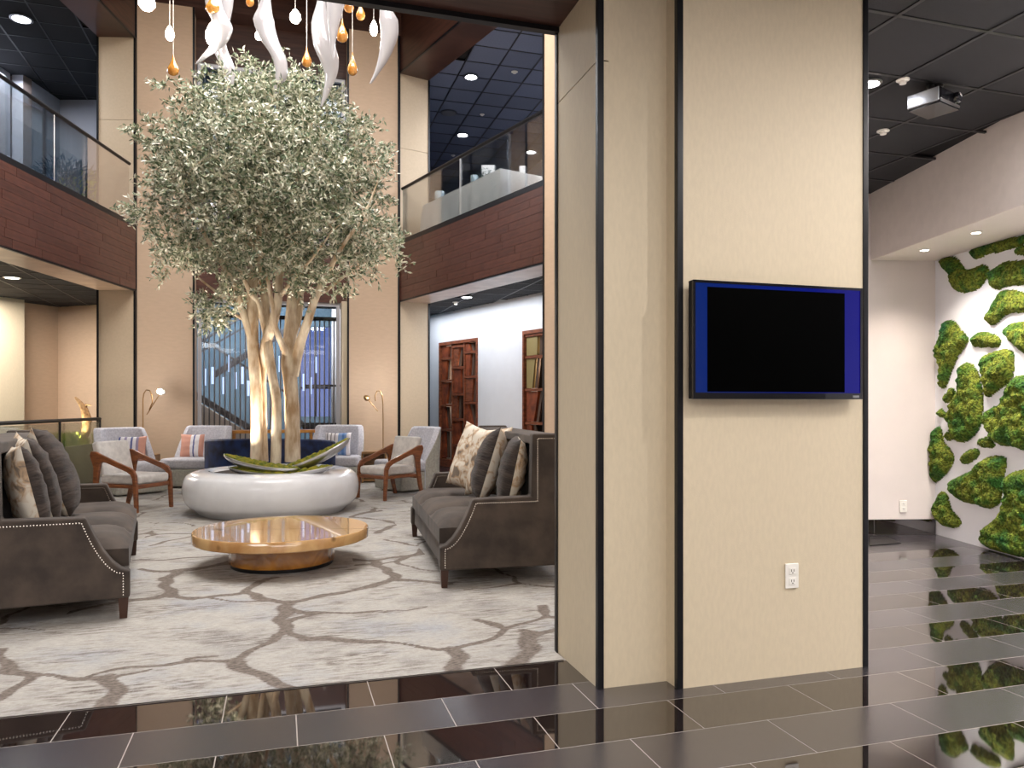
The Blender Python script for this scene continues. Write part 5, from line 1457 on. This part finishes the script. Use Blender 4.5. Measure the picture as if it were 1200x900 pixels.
# ------------------------------------------------------------------ wooden armchairs
def armchair(label, pos, face):
    """local: front at y=0 facing -y, back towards +y, width along x"""
    ang = math.atan2(face[1], face[0]) + PI / 2
    t = thing('armchair', label, 'armchair', (pos[0], pos[1], .0065), ang, 'wooden framed armchairs')
    YZ = Matrix(((0, 0, 1, 0), (1, 0, 0, 0), (0, 1, 0, 0), (0, 0, 0, 1)))
    prof = [(.0, 0), (.042, 0), (.062, .28), (.075, .40), (.10, .445), (.15, .475), (.44, .575), (.50, .585), (.535, .56), (.55, .50), (.575, .34), (.60, .18), (.655, 0), (.70, 0),
            (.655, .20), (.635, .36), (.63, .52), (.66, .60), (.685, .66), (.665, .71), (.60, .705), (.50, .665), (.30, .59), (.13, .535), (.06, .50), (.025, .44), (.01, .30)]
    for x in (-.305, .265):
        mb = MB(); mb.prism(prof, x, x + .04, M=YZ); o = mb.build('side_frame', chairwood, t); fix(o)
        bv = o.modifiers.new('bevel', 'BEVEL'); bv.width = .009; bv.segments = 2; bv.limit_method = 'ANGLE'
    def bx(nm, lo, hi, m, bev=.008, seg=2):
        mb = MB(); mb.box(lo, hi); return mb.build(nm, m, t, bevel=bev, seg=seg)
    bx('front_rail', (-.265, .03, .275), (.265, .07, .325), chairwood)
    bx('side_rail', (-.27, .05, .28), (-.235, .60, .32), chairwood); bx('side_rail', (.235, .05, .28), (.27, .60, .32), chairwood)
    bx('rear_rail', (-.265, .58, .26), (.265, .62, .32), chairwood)
    bx('seat_cushion', (-.255, .02, .325), (.255, .58, .435), linen, .035, 4)
    mb = MB(); M = Matrix.Translation((0, .53, .42)) @ Matrix.Rotation(math.radians(-14), 4, 'X')
    mb.box((-.25, 0, 0), (.25, .09, .42), M=M); o = mb.build('backrest', linen, t, bevel=.03, seg=4)
    mb = MB(); mb.box((-.27, .085, .20), (.27, .115, .25), M=M); mb.build('back_rail', chairwood, t)
    return t
rgt = Vector((c_, -s_)); fwd = Vector((s_, c_))
def cw(l, d): return CW(l, d)
fl = rgt * .96 - fwd * .28
lc0 = F(160.5, 602.5); lc1 = F(203.6, 594.7)
armchair('wooden armchair with pale cushions, left of the planter behind the sofa', (lc0 + lc1) / 2, fl)
fr = (-rgt * .66 - fwd * .75).normalized()
w_r = Vector((fr.y, -fr.x))
if w_r.dot(rgt) > 0: w_r = -w_r
rc0 = F(449.5, 588)
armchair('wooden armchair with pale cushions, right of the planter', rc0 + w_r * .285, fr)

# ------------------------------------------------------------------ gray lounge chairs
def lounge(label, pos, face, wd=.76, hgt=.93):
    ang = math.atan2(face[1], face[0]) + PI / 2
    t = thing('lounge_chair', label, 'chair', (pos[0], pos[1], .0065), ang, 'silver gray lounge chairs')
    hw = wd / 2
    mb = MB(); mb.box((-hw + .03, .0, .02), (hw - .03, .62, .29)); mb.build('seat_base', lounge_side, t, bevel=.03, seg=3)
    mb = MB(); mb.box((-hw + .02, -.01, .29), (hw - .02, .60, .445)); mb.build('seat_cushion', lounge_fabric, t, bevel=.045, seg=4)
    # wrapped back: a U in plan, wings lower towards the front
    path = []
    for i in range(25):
        a = PI * i / 24
        x = -math.cos(a) * hw; y = .40 + .38 * (math.sin(a) ** .45)
        path.append((x, y))
    N = len(path); vs = []; th = .10
    for i, (x, y) in enumerate(path):
        u = i / (N - 1); e = math.sin(PI * u)
        top = .46 + (hgt - .46) * min(1, (e * 2.4)) ** .5 if e > 0 else .46
        nx, ny = x / hw, (y - .40) / .38
        l_ = math.hypot(nx, ny) or 1; nx, ny = nx / l_, ny / l_
        for k in range(9):
            v = k / 8
            bulge = math.sin(PI * min(1, v * 1.0)) * .0
            z = .02 + (top - .02) * v; lean = .06 * max(0, (z - .4))
            vs.append((x + nx * 0, y + lean, z))
        for k in range(9):
            v = 1 - k / 8
            z = .02 + (top - .03) * v; lean = .06 * max(0, (z - .4))
            vs.append((x - nx * th, y - ny * th + lean, z))
    K = 18; fs = [(i * K + k, (i + 1) * K + k, (i + 1) * K + (k + 1) % K, i * K + (k + 1) % K) for i in range(N - 1) for k in range(K)]
    fs += [tuple(range(K)), tuple((N - 1) * K + k for k in range(K))[::-1]]
    mb = MB(); mb.add(vs, fs, 0, True); o = mb.build('wrap_back', [lounge_fabric, lounge_side], t, smooth_angle=60); fix(o)
    for pz_, pl in enumerate(o.data.polygons):
        c = pl.center; n_ = pl.normal
        if n_.x * c.x + n_.y * (c.y - .40) > .01 and abs(n_.z) < .6: pl.material_index = 1
    bv = o.modifiers.new('bevel', 'BEVEL'); bv.width = .02; bv.segments = 3; bv.limit_method = 'ANGLE'; bv.angle_limit = math.radians(50)
    return t
def ldir(l, d): v = rgt * l + fwd * d; return v.normalized()
# pos = middle of the front edge on the floor
lounge('gray lounge chair behind the left wooden armchair', U(168, 10.75), ldir(.80, -.6), .80)
lounge('gray lounge chair left of the window beside the blue sofa', U(216, 11.55), ldir(-.16, -.98), .86)
lounge('gray lounge chair right of the window, above the tilted dish', U(389, 12.0), ldir(.05, -1), .84)
lounge('gray lounge chair behind the right wooden armchair', U(454, 11.2), ldir(-.75, -.66), .80)
pillow('striped_pillow', 'striped pillow with salmon edge on the lounge chair at far left', V3(U(153.5, 11.2), .62), (.42, .38), (*ldir(.25, -1), .2), 0, [stripe_pink, stripe_pink], .13, 'striped pillows on the gray lounge chairs')
pillow('striped_pillow', 'salmon striped pillow beside the left end of the blue sofa', V3(U(226, 12.05), .62), (.40, .38), (*ldir(0, -1), .2), 0, [stripe_salm, stripe_salm], .13, 'striped pillows on the gray lounge chairs')
pillow('striped_pillow', 'blue striped pillow on the lounge chair right of the window', V3(U(396, 12.3), .635), (.42, .38), (*ldir(0, -1), .2), 0, [stripe_blue, stripe_blue], .13, 'striped pillows on the gray lounge chairs')

# ------------------------------------------------------------------ blue curved sofa
p0 = U(304, 10.95)
t = thing('curved_sofa', 'deep blue velvet sofa with a low curved back behind the planter', 'sofa', (p0.x, p0.y, .0065), -TH)
hw = .97
path = []; th = .15
vs = []; N = 40
for i in range(N + 1):
    u = -1 + 2 * i / N; x = hw * math.sin(u * PI / 2) ; y = -.08 + .62 * (1 - math.cos(u * PI / 2)) 
    top = .72 + .06 * (1 - u * u)
    nx, ny = math.sin(u * PI / 2 * .9), -math.cos(u * PI / 2 * .9)
    for k in range(8): vs.append((x, y, .05 + (top - .05) * k / 7))
    for k in range(8): vs.append((x - nx * th, y - ny * th, top - .01 - (top - .06) * k / 7))
K = 16; fs = [(i * K + k, (i + 1) * K + k, (i + 1) * K + (k + 1) % K, i * K + (k + 1) % K) for i in range(N) for k in range(K)]
fs += [tuple(range(K)), tuple(N * K + k for k in range(K))[::-1]]
mb = MB(); mb.add(vs, fs, 0, True); o = mb.build('curved_back', bluevelvet, t, smooth_angle=60); fix(o)
bv = o.modifiers.new('bevel', 'BEVEL'); bv.width = .03; bv.segments = 3; bv.limit_method = 'ANGLE'; bv.angle_limit = math.radians(50)
sp_ = [(hw * .82 * math.sin(a), .08 + .5 * (1 - math.cos(a))) for a in [(-1 + 2 * i / 20) * PI / 2 for i in range(21)]]
sp_ = [(x, min(y, .52)) for x, y in sp_]
mb = MB(); mb.prism(sp_, .06, .42); mb.build('seat', bluevelvet, t, bevel=.03, seg=3)
mb = MB(); mb.prism([(x * .9, y + .02) for x, y in sp_], 0, .06); mb.build('plinth', black_plastic, t)

# ------------------------------------------------------------------ console and side tables
pm = U(320, 12.55)
t = thing('console_table', 'honey wood console table against the window behind the blue sofa', 'table', (pm.x, pm.y, .0065), 0)
mb = MB(); mb.box((-.66, -.16, .80), (.66, .16, .85)); mb.build('table_top', goldwood, t, bevel=.006)
for x in (-.62, .58):
    for y in (-.14, .10):
        mb = MB(); mb.box((x, y, 0), (x + .04, y + .04, .80)); mb.build('leg', goldwood, t)
def boxtable(label, p):
    t = thing('side_table', label, 'table', (p[0], p[1], .0065), -TH * .3, 'open oak box side tables')
    w_ = .20; h = .50
    mb = MB(); mb.box((-w_, -.18, h - .035), (w_, .18, h)); mb.build('table_top', oakbox, t, bevel=.004)
    mb = MB(); mb.box((-w_, -.18, 0), (-w_ + .03, .18, h - .035)); mb.build('side_panel', oakbox, t)
    mb = MB(); mb.box((w_ - .03, -.18, 0), (w_, .18, h - .035)); mb.build('side_panel', oakbox, t)
    mb = MB(); mb.box((-w_ + .03, .15, 0), (w_ - .03, .18, h - .035)); mb.build('back_panel', oakbox, t)
    mb = MB(); mb.box((-w_ + .03, -.16, .02), (w_ - .03, .15, .045)); mb.build('shelf', oakbox, t)
boxtable('oak box side table beneath the lit left floor lamp', U(168, 11.75))
boxtable('oak box side table beneath the right floor lamp', U(438, 12.6))

# ------------------------------------------------------------------ floor lamps
def floor_lamp(label, px, d, pts, head, lit):
    p = U(px, d); t = thing('floor_lamp', label, 'lamp', (p.x, p.y, .0065), -TH)
    mb = MB(); mb.lathe([(.13, 0), (.13, .015), (.03, .025), (.012, .03)], 28); mb.build('base', brass, t)
    def lp(x, y): return Vector(((x - px) / FPX * d, 0, Z(y, d) - .0065))
    P = [Vector((0, 0, .02))] + [lp(*q) for q in pts]
    mb = MB(); mb.tube(P, .009, 8); mb.build('pole', brass, t)
    h = [lp(*q) for q in head]
    mb = MB(); mb.tube(h[:2], .007, 8); mb.build('arm', brass, t)
    mb = MB(); mb.lathe([(.01, -.05), (.045, -.03), (.062, 0), (.05, .03), (.02, .045)], 24, M=Matrix.Translation(h[0]) @ Matrix.Rotation(.6, 4, 'Y')); mb.build('lamp_head', brass if not lit else white_plastic, t)
    if lit:
        mb = MB(); mb.lathe([(.005, -.04), (.035, -.02), (.045, .005), (.03, .035), (.005, .045)], 20, M=Matrix.Translation(h[0] + Vector((0, -.05, 0)))); mb.build('bulb', bulb_m, t)
        q = t.matrix_basis @ (h[0] + Vector((0, -.15, 0)))
        point('light_by_floor_lamp', q, 12, NEUT, .05)
    return t
floor_lamp('brass arched floor lamp with lit head beside the left panel', 167.5, 11.9,
           [(167.5, 500), (167.5, 468), (168.5, 461), (171.5, 457), (175.5, 457.5), (178, 463), (178.5, 472), (175, 480)], [(189, 459), (172, 486)], True)
floor_lamp('brass arched floor lamp with unlit head on the right panel', 449, 12.9,
           [(449, 500), (448.8, 475), (448, 463), (445.5, 458), (442, 458), (439.5, 464), (440, 470)], [(430, 466.5), (443, 482)], False)
# bare point light beside the unlit right lamp, brightening the panel
point('light_by_floor_lamp', V3(U(447, 12.7), 1.5), 14, NEUT, .05)

# ------------------------------------------------------------------ left planter with driftwood, glass rail
g0 = U(117, DL - .05); g1 = U(0, 9.4)
gd_ = (g1 - g0).normalized()
t = thing('glass_screen', 'glass railing with dark top rail behind the left sofa', 'railing', V3(g0, 0))
def gl(p, z): return Vector((p.x - g0.x, p.y - g0.y, z))
zr0, zr1 = Z(490, dep(g0)), Z(497, dep(g1))
ge = g0 + gd_ * 5
mb = MB(); mb.tube([gl(g0, 1.04), gl(ge, 1.04)], .026, 8); mb.build('top_rail', black_trim, t)
gm = ray_line(70, g0, g1)
for p in (g0, gm, ray_line(-40, g0, g1)):
    mb = MB(); mb.tube([gl(p, 0.006), gl(p, 1.03)], .018, 8); mb.build('post', black_trim, t)
for a, b in ((g0, gm), (gm, ray_line(-40, g0, g1))):
    dd = (b - a).normalized(); n_ = Vector((-dd.y, dd.x)) * .01
    mb = MB(); p_, q_ = a + dd * .03, b - dd * .03
    mb.add([gl(x, z) for z in (.05, 1.0) for x in (p_, q_, q_ + n_, p_ + n_)], [(0, 3, 2, 1), (4, 5, 6, 7), (0, 1, 5, 4), (1, 2, 6, 5), (2, 3, 7, 6), (3, 0, 4, 7)])
    mb.build('glass_panel', glass_green, t)
bp = g0 + LOUT * .55 + gd_ * .2
pb0 = ray_line(116, g0 + LOUT * .25, g1 + LOUT * .25); pb1 = ray_line(-60, g0 + LOUT * .25, g1 + LOUT * .25)
t = thing('planter_box', 'long olive planter box behind the left glass railing', 'planter', V3(pb0, 0))
dd = (pb1 - pb0).normalized()
mb = MB(); mb.prism([(0, 0), tuple(pb1 - pb0), tuple(pb1 - pb0 + LOUT * .5), tuple(LOUT * .5)], .006, .62); mb.build('box', planter_green, t)
for nm, m_, u0, u1, h0, lab in (('ornamental_grass', grass_y, .02, 1.5, .22, 'lit yellow green grass tuft around the driftwood'), ('ornamental_grass', grass_g, 1.3, 3.2, .24, 'dark green grass clump left of the driftwood')):
    mb = MB()
    for k in range(700):
        u = random.uniform(u0, u1); v = random.uniform(.05, .45); q = pb0 + dd * u + LOUT * v
        lx, ly = random.gauss(0, .05), random.gauss(0, .05); h = h0 * random.uniform(.6, 1.15)
        b0 = Vector((q.x - pb0.x, q.y - pb0.y, .61)); sx = Vector((.005, .002, 0))
        mb.add([b0 - sx, b0 + sx, b0 + Vector((lx * .5, ly * .5, h * .6)) + sx * .6, b0 + Vector((lx, ly, h))], [(0, 1, 2), (0, 2, 3)])
    o = mb.build(nm, m_, None, V3(pb0, 0)); tag(o, lab, 'grass', None, 'stuff')
ddp = dep(pb0 + LOUT * .25) 
def dwp(px, py): q = U(px, ddp - .3); return Vector((q.x - pb0.x, q.y - pb0.y, Z(py, ddp - .3)))
t = thing('driftwood', 'bent pale driftwood branch standing in the left planter', 'wood', V3(pb0, 0))
mb = MB(); mb.tube([dwp(90, 536), dwp(96, 518), dwp(101, 505), dwp(102, 492), dwp(99, 480), dwp(94, 472), dwp(88, 465.5)], [.05, .06, .07, .075, .055, .035, .016], 10); mb.build('stem', driftwood_m, t)
mb = MB(); mb.tube([dwp(101, 494), dwp(99, 482), dwp(101, 474), dwp(107, 475)], [.04, .035, .025, .008], 8); mb.build('branch', driftwood_m, t)
spot('planter_uplight', V3(pb0 + dd * .5 + LOUT * .1, .72), 50, (1, .88, .6), 100, .7, V3(pb0 + dd * .3 + LOUT * .3, 2.2), .03)

# plants on the upper left gallery
def shrub(label, px, py, d, R_, hgt, m, n):
    p = U(px, d); base = Z_FLOOR2
    t = thing('potted_shrub', label, 'plant', V3(p, base))
    mb = MB(); mb.lathe([(.16, 0), (.22, .3), (.23, .34), (.20, .34)], 20); mb.build('pot', planter_base, t)
    mb = MB()
    top = Z(py, d) - base
    for k in range(n):
        v = Vector((random.gauss(0, .5), random.gauss(0, .5), random.gauss(0, .5)))
        if v.length > 1: v.normalize()
        c = Vector((v.x * R_, v.y * R_, top - hgt / 2 + v.z * hgt * .5)); dv = Vector((v.x + random.gauss(0, .4), v.y + random.gauss(0, .4), .6 + random.gauss(0, .4))).normalized()
        sd_ = dv.cross(Vector((random.random(), random.random(), random.random()))).normalized() * .012
        mb.add([c, c + dv * .07 + sd_, c + dv * .16, c + dv * .07 - sd_], [(0, 1, 2, 3)])
    o = mb.build('foliage', m, t); o['kind'] = 'stuff'
    mb = MB(); mb.tube([(0, 0, .3), (0, 0, top - .1)], .015, 6); mb.build('stem', legwood, t)
shrub('blue green spiky shrub on the upper left gallery', 78, 190, 13.4, .5, .75, shrub_blue, 900)
shrub('bright green round shrub on the upper left gallery by the pilaster', 104, 207, 13.7, .42, .6, grass_y, 700)

# ------------------------------------------------------------------ banquet table on the right gallery
bo = ROUT * .34
c1 = ray_line(586, RB0 + bo, RB1 + bo); c2 = ray_line(496, RB0 + bo, RB1 + bo); c3 = c1 + ROUT
ZT2 = Z(197, dep(c1))
ld = (c2 - c1).normalized(); wdv = Vector((-ld.y, ld.x))
if wdv.dot(c3 - c1) < 0: wdv = -wdv
LT = (c2 - c1).length; WT = .8
KZ = (ZT2 - Z_FLOOR2) / .731
t = thing('banquet_table', 'long banquet table on the right gallery under a white cloth', 'table', V3(c1, Z_FLOOR2), math.atan2(ld.y, ld.x))
t.scale = (1, 1, KZ)
print('KZ', KZ)
sg = 1 if Vector((-ld.y, ld.x)).dot(wdv) > 0 else -1
mb = MB(); mb.box((.02, min(.02 * sg, (WT - .02) * sg), .69), (LT - .02, max(.02 * sg, (WT - .02) * sg), .715)); mb.build('table_top', oakbox, t)
for x in (.1, LT - .14):
    for y in (.1, WT - .14):
        mb = MB(); mb.box((x, min(y * sg, (y + .04) * sg), 0), (x + .04, max(y * sg, (y + .04) * sg), .69)); mb.build('leg', black_trim, t)
mb = MB(); per = []
step = .03
def edge(a, b):
    L_ = math.hypot(b[0] - a[0], b[1] - a[1]); n = int(L_ / step)
    return [(a[0] + (b[0] - a[0]) * i / n, a[1] + (b[1] - a[1]) * i / n) for i in range(n)]
crn = [(0, 0), (LT, 0), (LT, WT), (0, WT)]
for i in range(4): per += edge(crn[i], crn[(i + 1) % 4])
cxx, cyy = LT / 2, WT / 2; vs = []; n = len(per)
for k, zz in enumerate((.73, .72, .5, .25, .02)):
    for i, (x, y) in enumerate(per):
        amp = (0, .002, .014, .024, .032)[k]; w_ = 1 + 0
        wave = amp * (math.sin(i * .55) + .6 * math.sin(i * .23 + 1)) + (0, .006, .02, .03, .035)[k]
        nx = (x > LT - .015) - (x < .015); ny = (y > WT - .015) - (y < .015)
        vs.append((x + nx * wave, (y + ny * wave) * sg, zz))
fs = [(k * n + i, k * n + (i + 1) % n, (k + 1) * n + (i + 1) % n, (k + 1) * n + i) for k in range(4) for i in range(n)] + [tuple(range(n))]
mb.add(vs, fs, 0, True); o = mb.build('tablecloth', tabskirt, None, V3(c1, Z_FLOOR2), math.atan2(ld.y, ld.x), smooth_angle=60); fix(o)
o.scale = (1, 1, KZ)
tag(o, 'white pleated cloth covering the banquet table on right gallery', 'tablecloth')
paper = mat('white luminary paper', (236, 236, 236), .7, emit=(240, 244, 255), estr=.5)
clear = mat('clear vase glass', (210, 230, 240), .05, trans=.6, coat=1)
def on_table(px, off): 
    a = ray_line(px, c1 + wdv * off, c2 + wdv * off); return V3(a, ZT2 + .002)
def vase(label, px, off, r, h, m, nm='glass_vase', cat='vase', square=False):
    q = on_table(px, off); t = thing(nm, label, cat, q, -TH)
    if square:
        mb = MB(); mb.prism([(-r, -r), (r, -r), (r, r), (-r, r)], 0, h); mb.build('body', m, t)
        mb = MB(); mb.box((-r * .7, -r * .7, h), (r * .7, r * .7, h + .01)); mb.build('rim', white_plastic, t)
    else:
        mb = MB(); mb.lathe([(r * .8, 0), (r, .02), (r, h - .02), (r * .92, h), (r * .85, h - .01), (r * .85, .03)], 24); mb.build('body', m, t)
        mb = MB(); mb.lathe([(r * .5, .02), (r * .5, h * .6), (.002, h * .62)], 16); mb.build('candle', white_plastic, t)
vase('square white paper lantern on the banquet table', 572, .16, .10, .20, paper, 'paper_lantern', 'lantern', True)
vase('clear glass cylinder left of the white paper lantern', 556, .16, .065, .17, clear)
vase('clear glass vase at the far left end of the banquet table', 515, .16, .085, .19, clear)
vase('small white candle jar on the table near the column', 604, .5, .03, .09, paper, 'candle_jar', 'candle')
vase('tall white candle box right on the table near the column', 612, .5, .045, .14, paper, 'candle_jar', 'candle', True)
q = on_table(590, .45)
t = thing('laptop', 'dark open laptop screen behind the white paper lantern', 'laptop', q, -TH - .2)
mb = MB(); mb.box((-.18, -.12, 0), (.18, .12, .02)); mb.build('base', black_plastic, t)
mb = MB(); mb.box((-.18, 0, 0), (.18, .012, .24), M=Matrix.Translation((0, .12, .015)) @ Matrix.Rotation(-.3, 4, 'X')); mb.build('lid', black_plastic, t)
# greenery at the lantern
q = on_table(569, .06)
mb = MB()
for k in range(120):
    v = Vector((random.gauss(0, .07), random.gauss(0, .03), abs(random.gauss(0, .05)))); dv = Vector((random.gauss(0, 1), random.gauss(0, 1), random.gauss(.5, 1))).normalized() * .05
    s2 = dv.cross(Vector((1, .3, .2))).normalized() * .008
    mb.add([v, v + dv * .5 + s2, v + dv, v + dv * .5 - s2], [(0, 1, 2, 3)])
o = mb.build('leaf_garland', mat('eucalyptus', (92, 110, 100), .7), None, q); tag(o, 'small gray green leaf garland before the white paper lantern', 'foliage', None, 'stuff')

# ------------------------------------------------------------------ chandelier pieces hanging over the tree
CD = 8.7
CT = 8.7
def chp(px, py, d=CD): return V3(U(px, d), Z(py, d))
def ribbon_form(label, pts, wds, twist, d=CD, flat=.35):
    P = [chp(x, y, d) for x, y in pts]; o0 = P[0]
    t = thing('glass_leaf', label, 'ornament', o0, 0, 'white glass leaves of the hanging sculpture')
    Q = []; W2 = []; T2 = []
    for i in range(len(P) - 1):
        p0, p1, p2, p3 = P[max(i - 1, 0)], P[i], P[i + 1], P[min(i + 2, len(P) - 1)]
        for s in range(6):
            u = s / 6
            Q.append(.5 * ((2 * p1) + (p2 - p0) * u + (2 * p0 - 5 * p1 + 4 * p2 - p3) * u * u + (3 * p1 - p0 - 3 * p2 + p3) * u ** 3) - o0)
            W2.append(wds[i] * (1 - u) + wds[i + 1] * u); T2.append(twist * (i + u) / (len(P) - 1))
    Q.append(P[-1] - o0); W2.append(wds[-1]); T2.append(twist)
    seg = 16; vs = []; r3 = Vector((rgt.x, rgt.y, 0)); f3 = Vector((fwd.x, fwd.y, 0))
    for q, w_, tt in zip(Q, W2, T2):
        a = w_ / FPX * d / 2
        ex = r3 * math.cos(tt) + f3 * math.sin(tt); ey = f3 * math.cos(tt) - r3 * math.sin(tt)
        for k in range(seg):
            an = 2 * PI * k / seg; x = math.cos(an) * a; y = math.sin(an) * a * flat + .25 * a * math.cos(an) ** 2
            vs.append(q + ex * x + ey * y)
    n = len(Q); fs = [(i * seg + k, i * seg + (k + 1) % seg, (i + 1) * seg + (k + 1) % seg, (i + 1) * seg + k) for i in range(n - 1) for k in range(seg)]
    fs += [tuple(range(seg))[::-1], tuple((n - 1) * seg + k for k in range(seg))]
    mb = MB(); mb.add(vs, fs, 0, True); o = mb.build('glass_body', white_glass, t); fix(o)
    mb = MB(); mb.tube([(0, 0, 0), (0, 0, CT - o0.z)], .004, 6); mb.build('cord', cord_m, t)
ribbon_form('twisted white glass leaf at left, curling across another', [(247, -60), (246, -20), (252, 10), (261, 30), (256, 50), (240, 66), (230, 75)], [6, 16, 20, 22, 16, 7, 2], .6)
ribbon_form('white glass leaf at left dipping into the tree top', [(262, -50), (264, 0), (258, 35), (256, 55), (266, 80), (268, 100), (262, 118)], [6, 18, 18, 20, 20, 14, 3], -.8, CD + .15)
ribbon_form('white glass leaf second from left, bulging then curving right', [(314, -50), (311, 0), (309, 22), (316, 45), (328, 68), (330, 90), (318, 115)], [5, 12, 24, 22, 18, 14, 4], .9)
ribbon_form('broad folded white glass leaf behind the slim straight one', [(378, -45), (376, 0), (374, 25), (378, 50), (385, 72), (386, 92), (376, 125)], [5, 10, 22, 28, 24, 16, 3], -.5, CD + .1)
ribbon_form('slim straight tapering white glass leaf in front of the folded one', [(398, -70), (395, -30), (393, 0), (391, 25), (390, 50), (390, 70)], [8, 26, 22, 14, 6, 2], .3, CD - .15)
ribbon_form('white glass horn curving down left, rightmost of the sculpture', [(449, 2), (455, 22), (456, 42), (450, 66), (442, 84), (434, 98)], [7, 22, 20, 13, 6, 2], .2)
ribbon_form('thin white glass tip just right of the left leaf pair', [(312, -20), (314, -5), (311, 4), (306, 11)], [4, 5, 5, 2], 0)
DROP = [(1.0, 0), (1, 0)]
def drop(label, px, py, wpx, hpx, d=CD, rotd=0):
    b = chp(px, py, d); s = wpx / FPX * d / 2; h = hpx / FPX * d
    t = thing('amber_drop', label, 'ornament', b, 0, 'amber glass drops of the hanging sculpture')
    prof = [(.02, 0), (.45, .03), (.8, .1), (1.0, .24), (.92, .38), (.62, .54), (.35, .7), (.18, .86), (.1, 1.0)]
    mb = MB(); mb.lathe([(r * s, z * h) for r, z in prof], 20, sy=.6); mb.build('glass_body', amber, t, rotz=rotd - TH)
    mb = MB(); mb.tube([(0, 0, h * .98), (0, 0, CT - b.z)], .005, 6); mb.build('cord', cord_m, t)
for i, (lb, px, py, w_, h_) in enumerate([
  ('amber drop hanging alone at far left before the panel', 203, 89, 14, 25), ('large amber drop before the left white leaf', 249, 16, 17, 24),
  ('amber drop at the top edge between the two left leaves', 293, 8, 10, 20), ('amber drop hanging low against the tree top centre', 359.5, 79, 12, 24),
  ('rounded amber drop right of the slim white leaf', 401, 50, 14, 28), ('amber drop low in front of the right panel', 413, 89, 12, 28),
  ('amber drop near the top edge, left of a small one', 409, 15, 12, 22), ('small deep orange drop at top right', 422.5, 24, 11, 22)]):
    drop(lb, px, py, w_, h_, CD - .1 + .07 * (i % 4))
def bulb(label, px, py, wpx, hpx, power=14, d=CD):
    c = chp(px, py + hpx / 2, d); s = wpx / FPX * d / 2; h = hpx / FPX * d
    t = thing('hanging_bulb', label, 'lamp', c, 0, 'lit bulbs of the hanging sculpture')
    mb = MB(); mb.lathe([(.05 * s, 0), (.6 * s, .06 * h), (s, .32 * h), (.9 * s, .6 * h), (.45 * s, .88 * h), (.2 * s, h)], 20); mb.build('glass_bulb', bulb_m, t)
    mb = MB(); mb.tube([(0, 0, h), (0, 0, CT - c.z)], .004, 6); mb.build('cord', cord_m, t)
    point('bulb_light', c + Vector((0, 0, -.08)), 1.3, NEUT, .04)
for i, (lb, px, py, w_, h_) in enumerate([
  ('big lit bulb at the top left frame edge of the sculpture', 172, 2, 19, 20), ('lit bulb above the lone left amber drop', 199, 39, 10, 17),
  ('lit bulb beside the twisted left leaf', 248, 40, 14, 26), ('small lit bulb peeping left of the second white leaf', 303, 41, 8, 12),
  ('round lit bulb hanging between the middle leaves', 346, 19, 13, 16), ('lit bulb left of the rightmost white horn', 438, 33, 9, 18)]):
    bulb(lb, px, py, w_, h_, 12, CD + (.1 if i % 2 else -.05))
mb = MB(); 
pts = [chp(434, 5, CD - .05), chp(436, 20, CD - .05), chp(433, 42, CD - .05)]
# canopy from which the sculpture hangs
cc = U(320, CD)
t = thing('ceiling_canopy', 'dark plate above the frame from which the glass pieces hang', 'canopy', (cc.x, cc.y, 8.68))
mb = MB(); mb.box((-2.2, -.9, -.05), (2.2, .9, 0)); mb.build('plate', black_trim, t)

# ------------------------------------------------------------------ outer shell out of view
struct(wall('wall_behind', (-10, -3.8), (10, -3.8), 0, 3.5, .2, plaster, side=-1))
struct(wall('wall_outer_left', (-10, -3.8), (-10, 20), 0, 8.9, .2, wallcover, side=1))
struct(wall('wall_outer_right', (10.2, -3.8), (10.2, 20), 0, 8.9, .2, plaster, side=-1))
print('objects', len(C.objects))
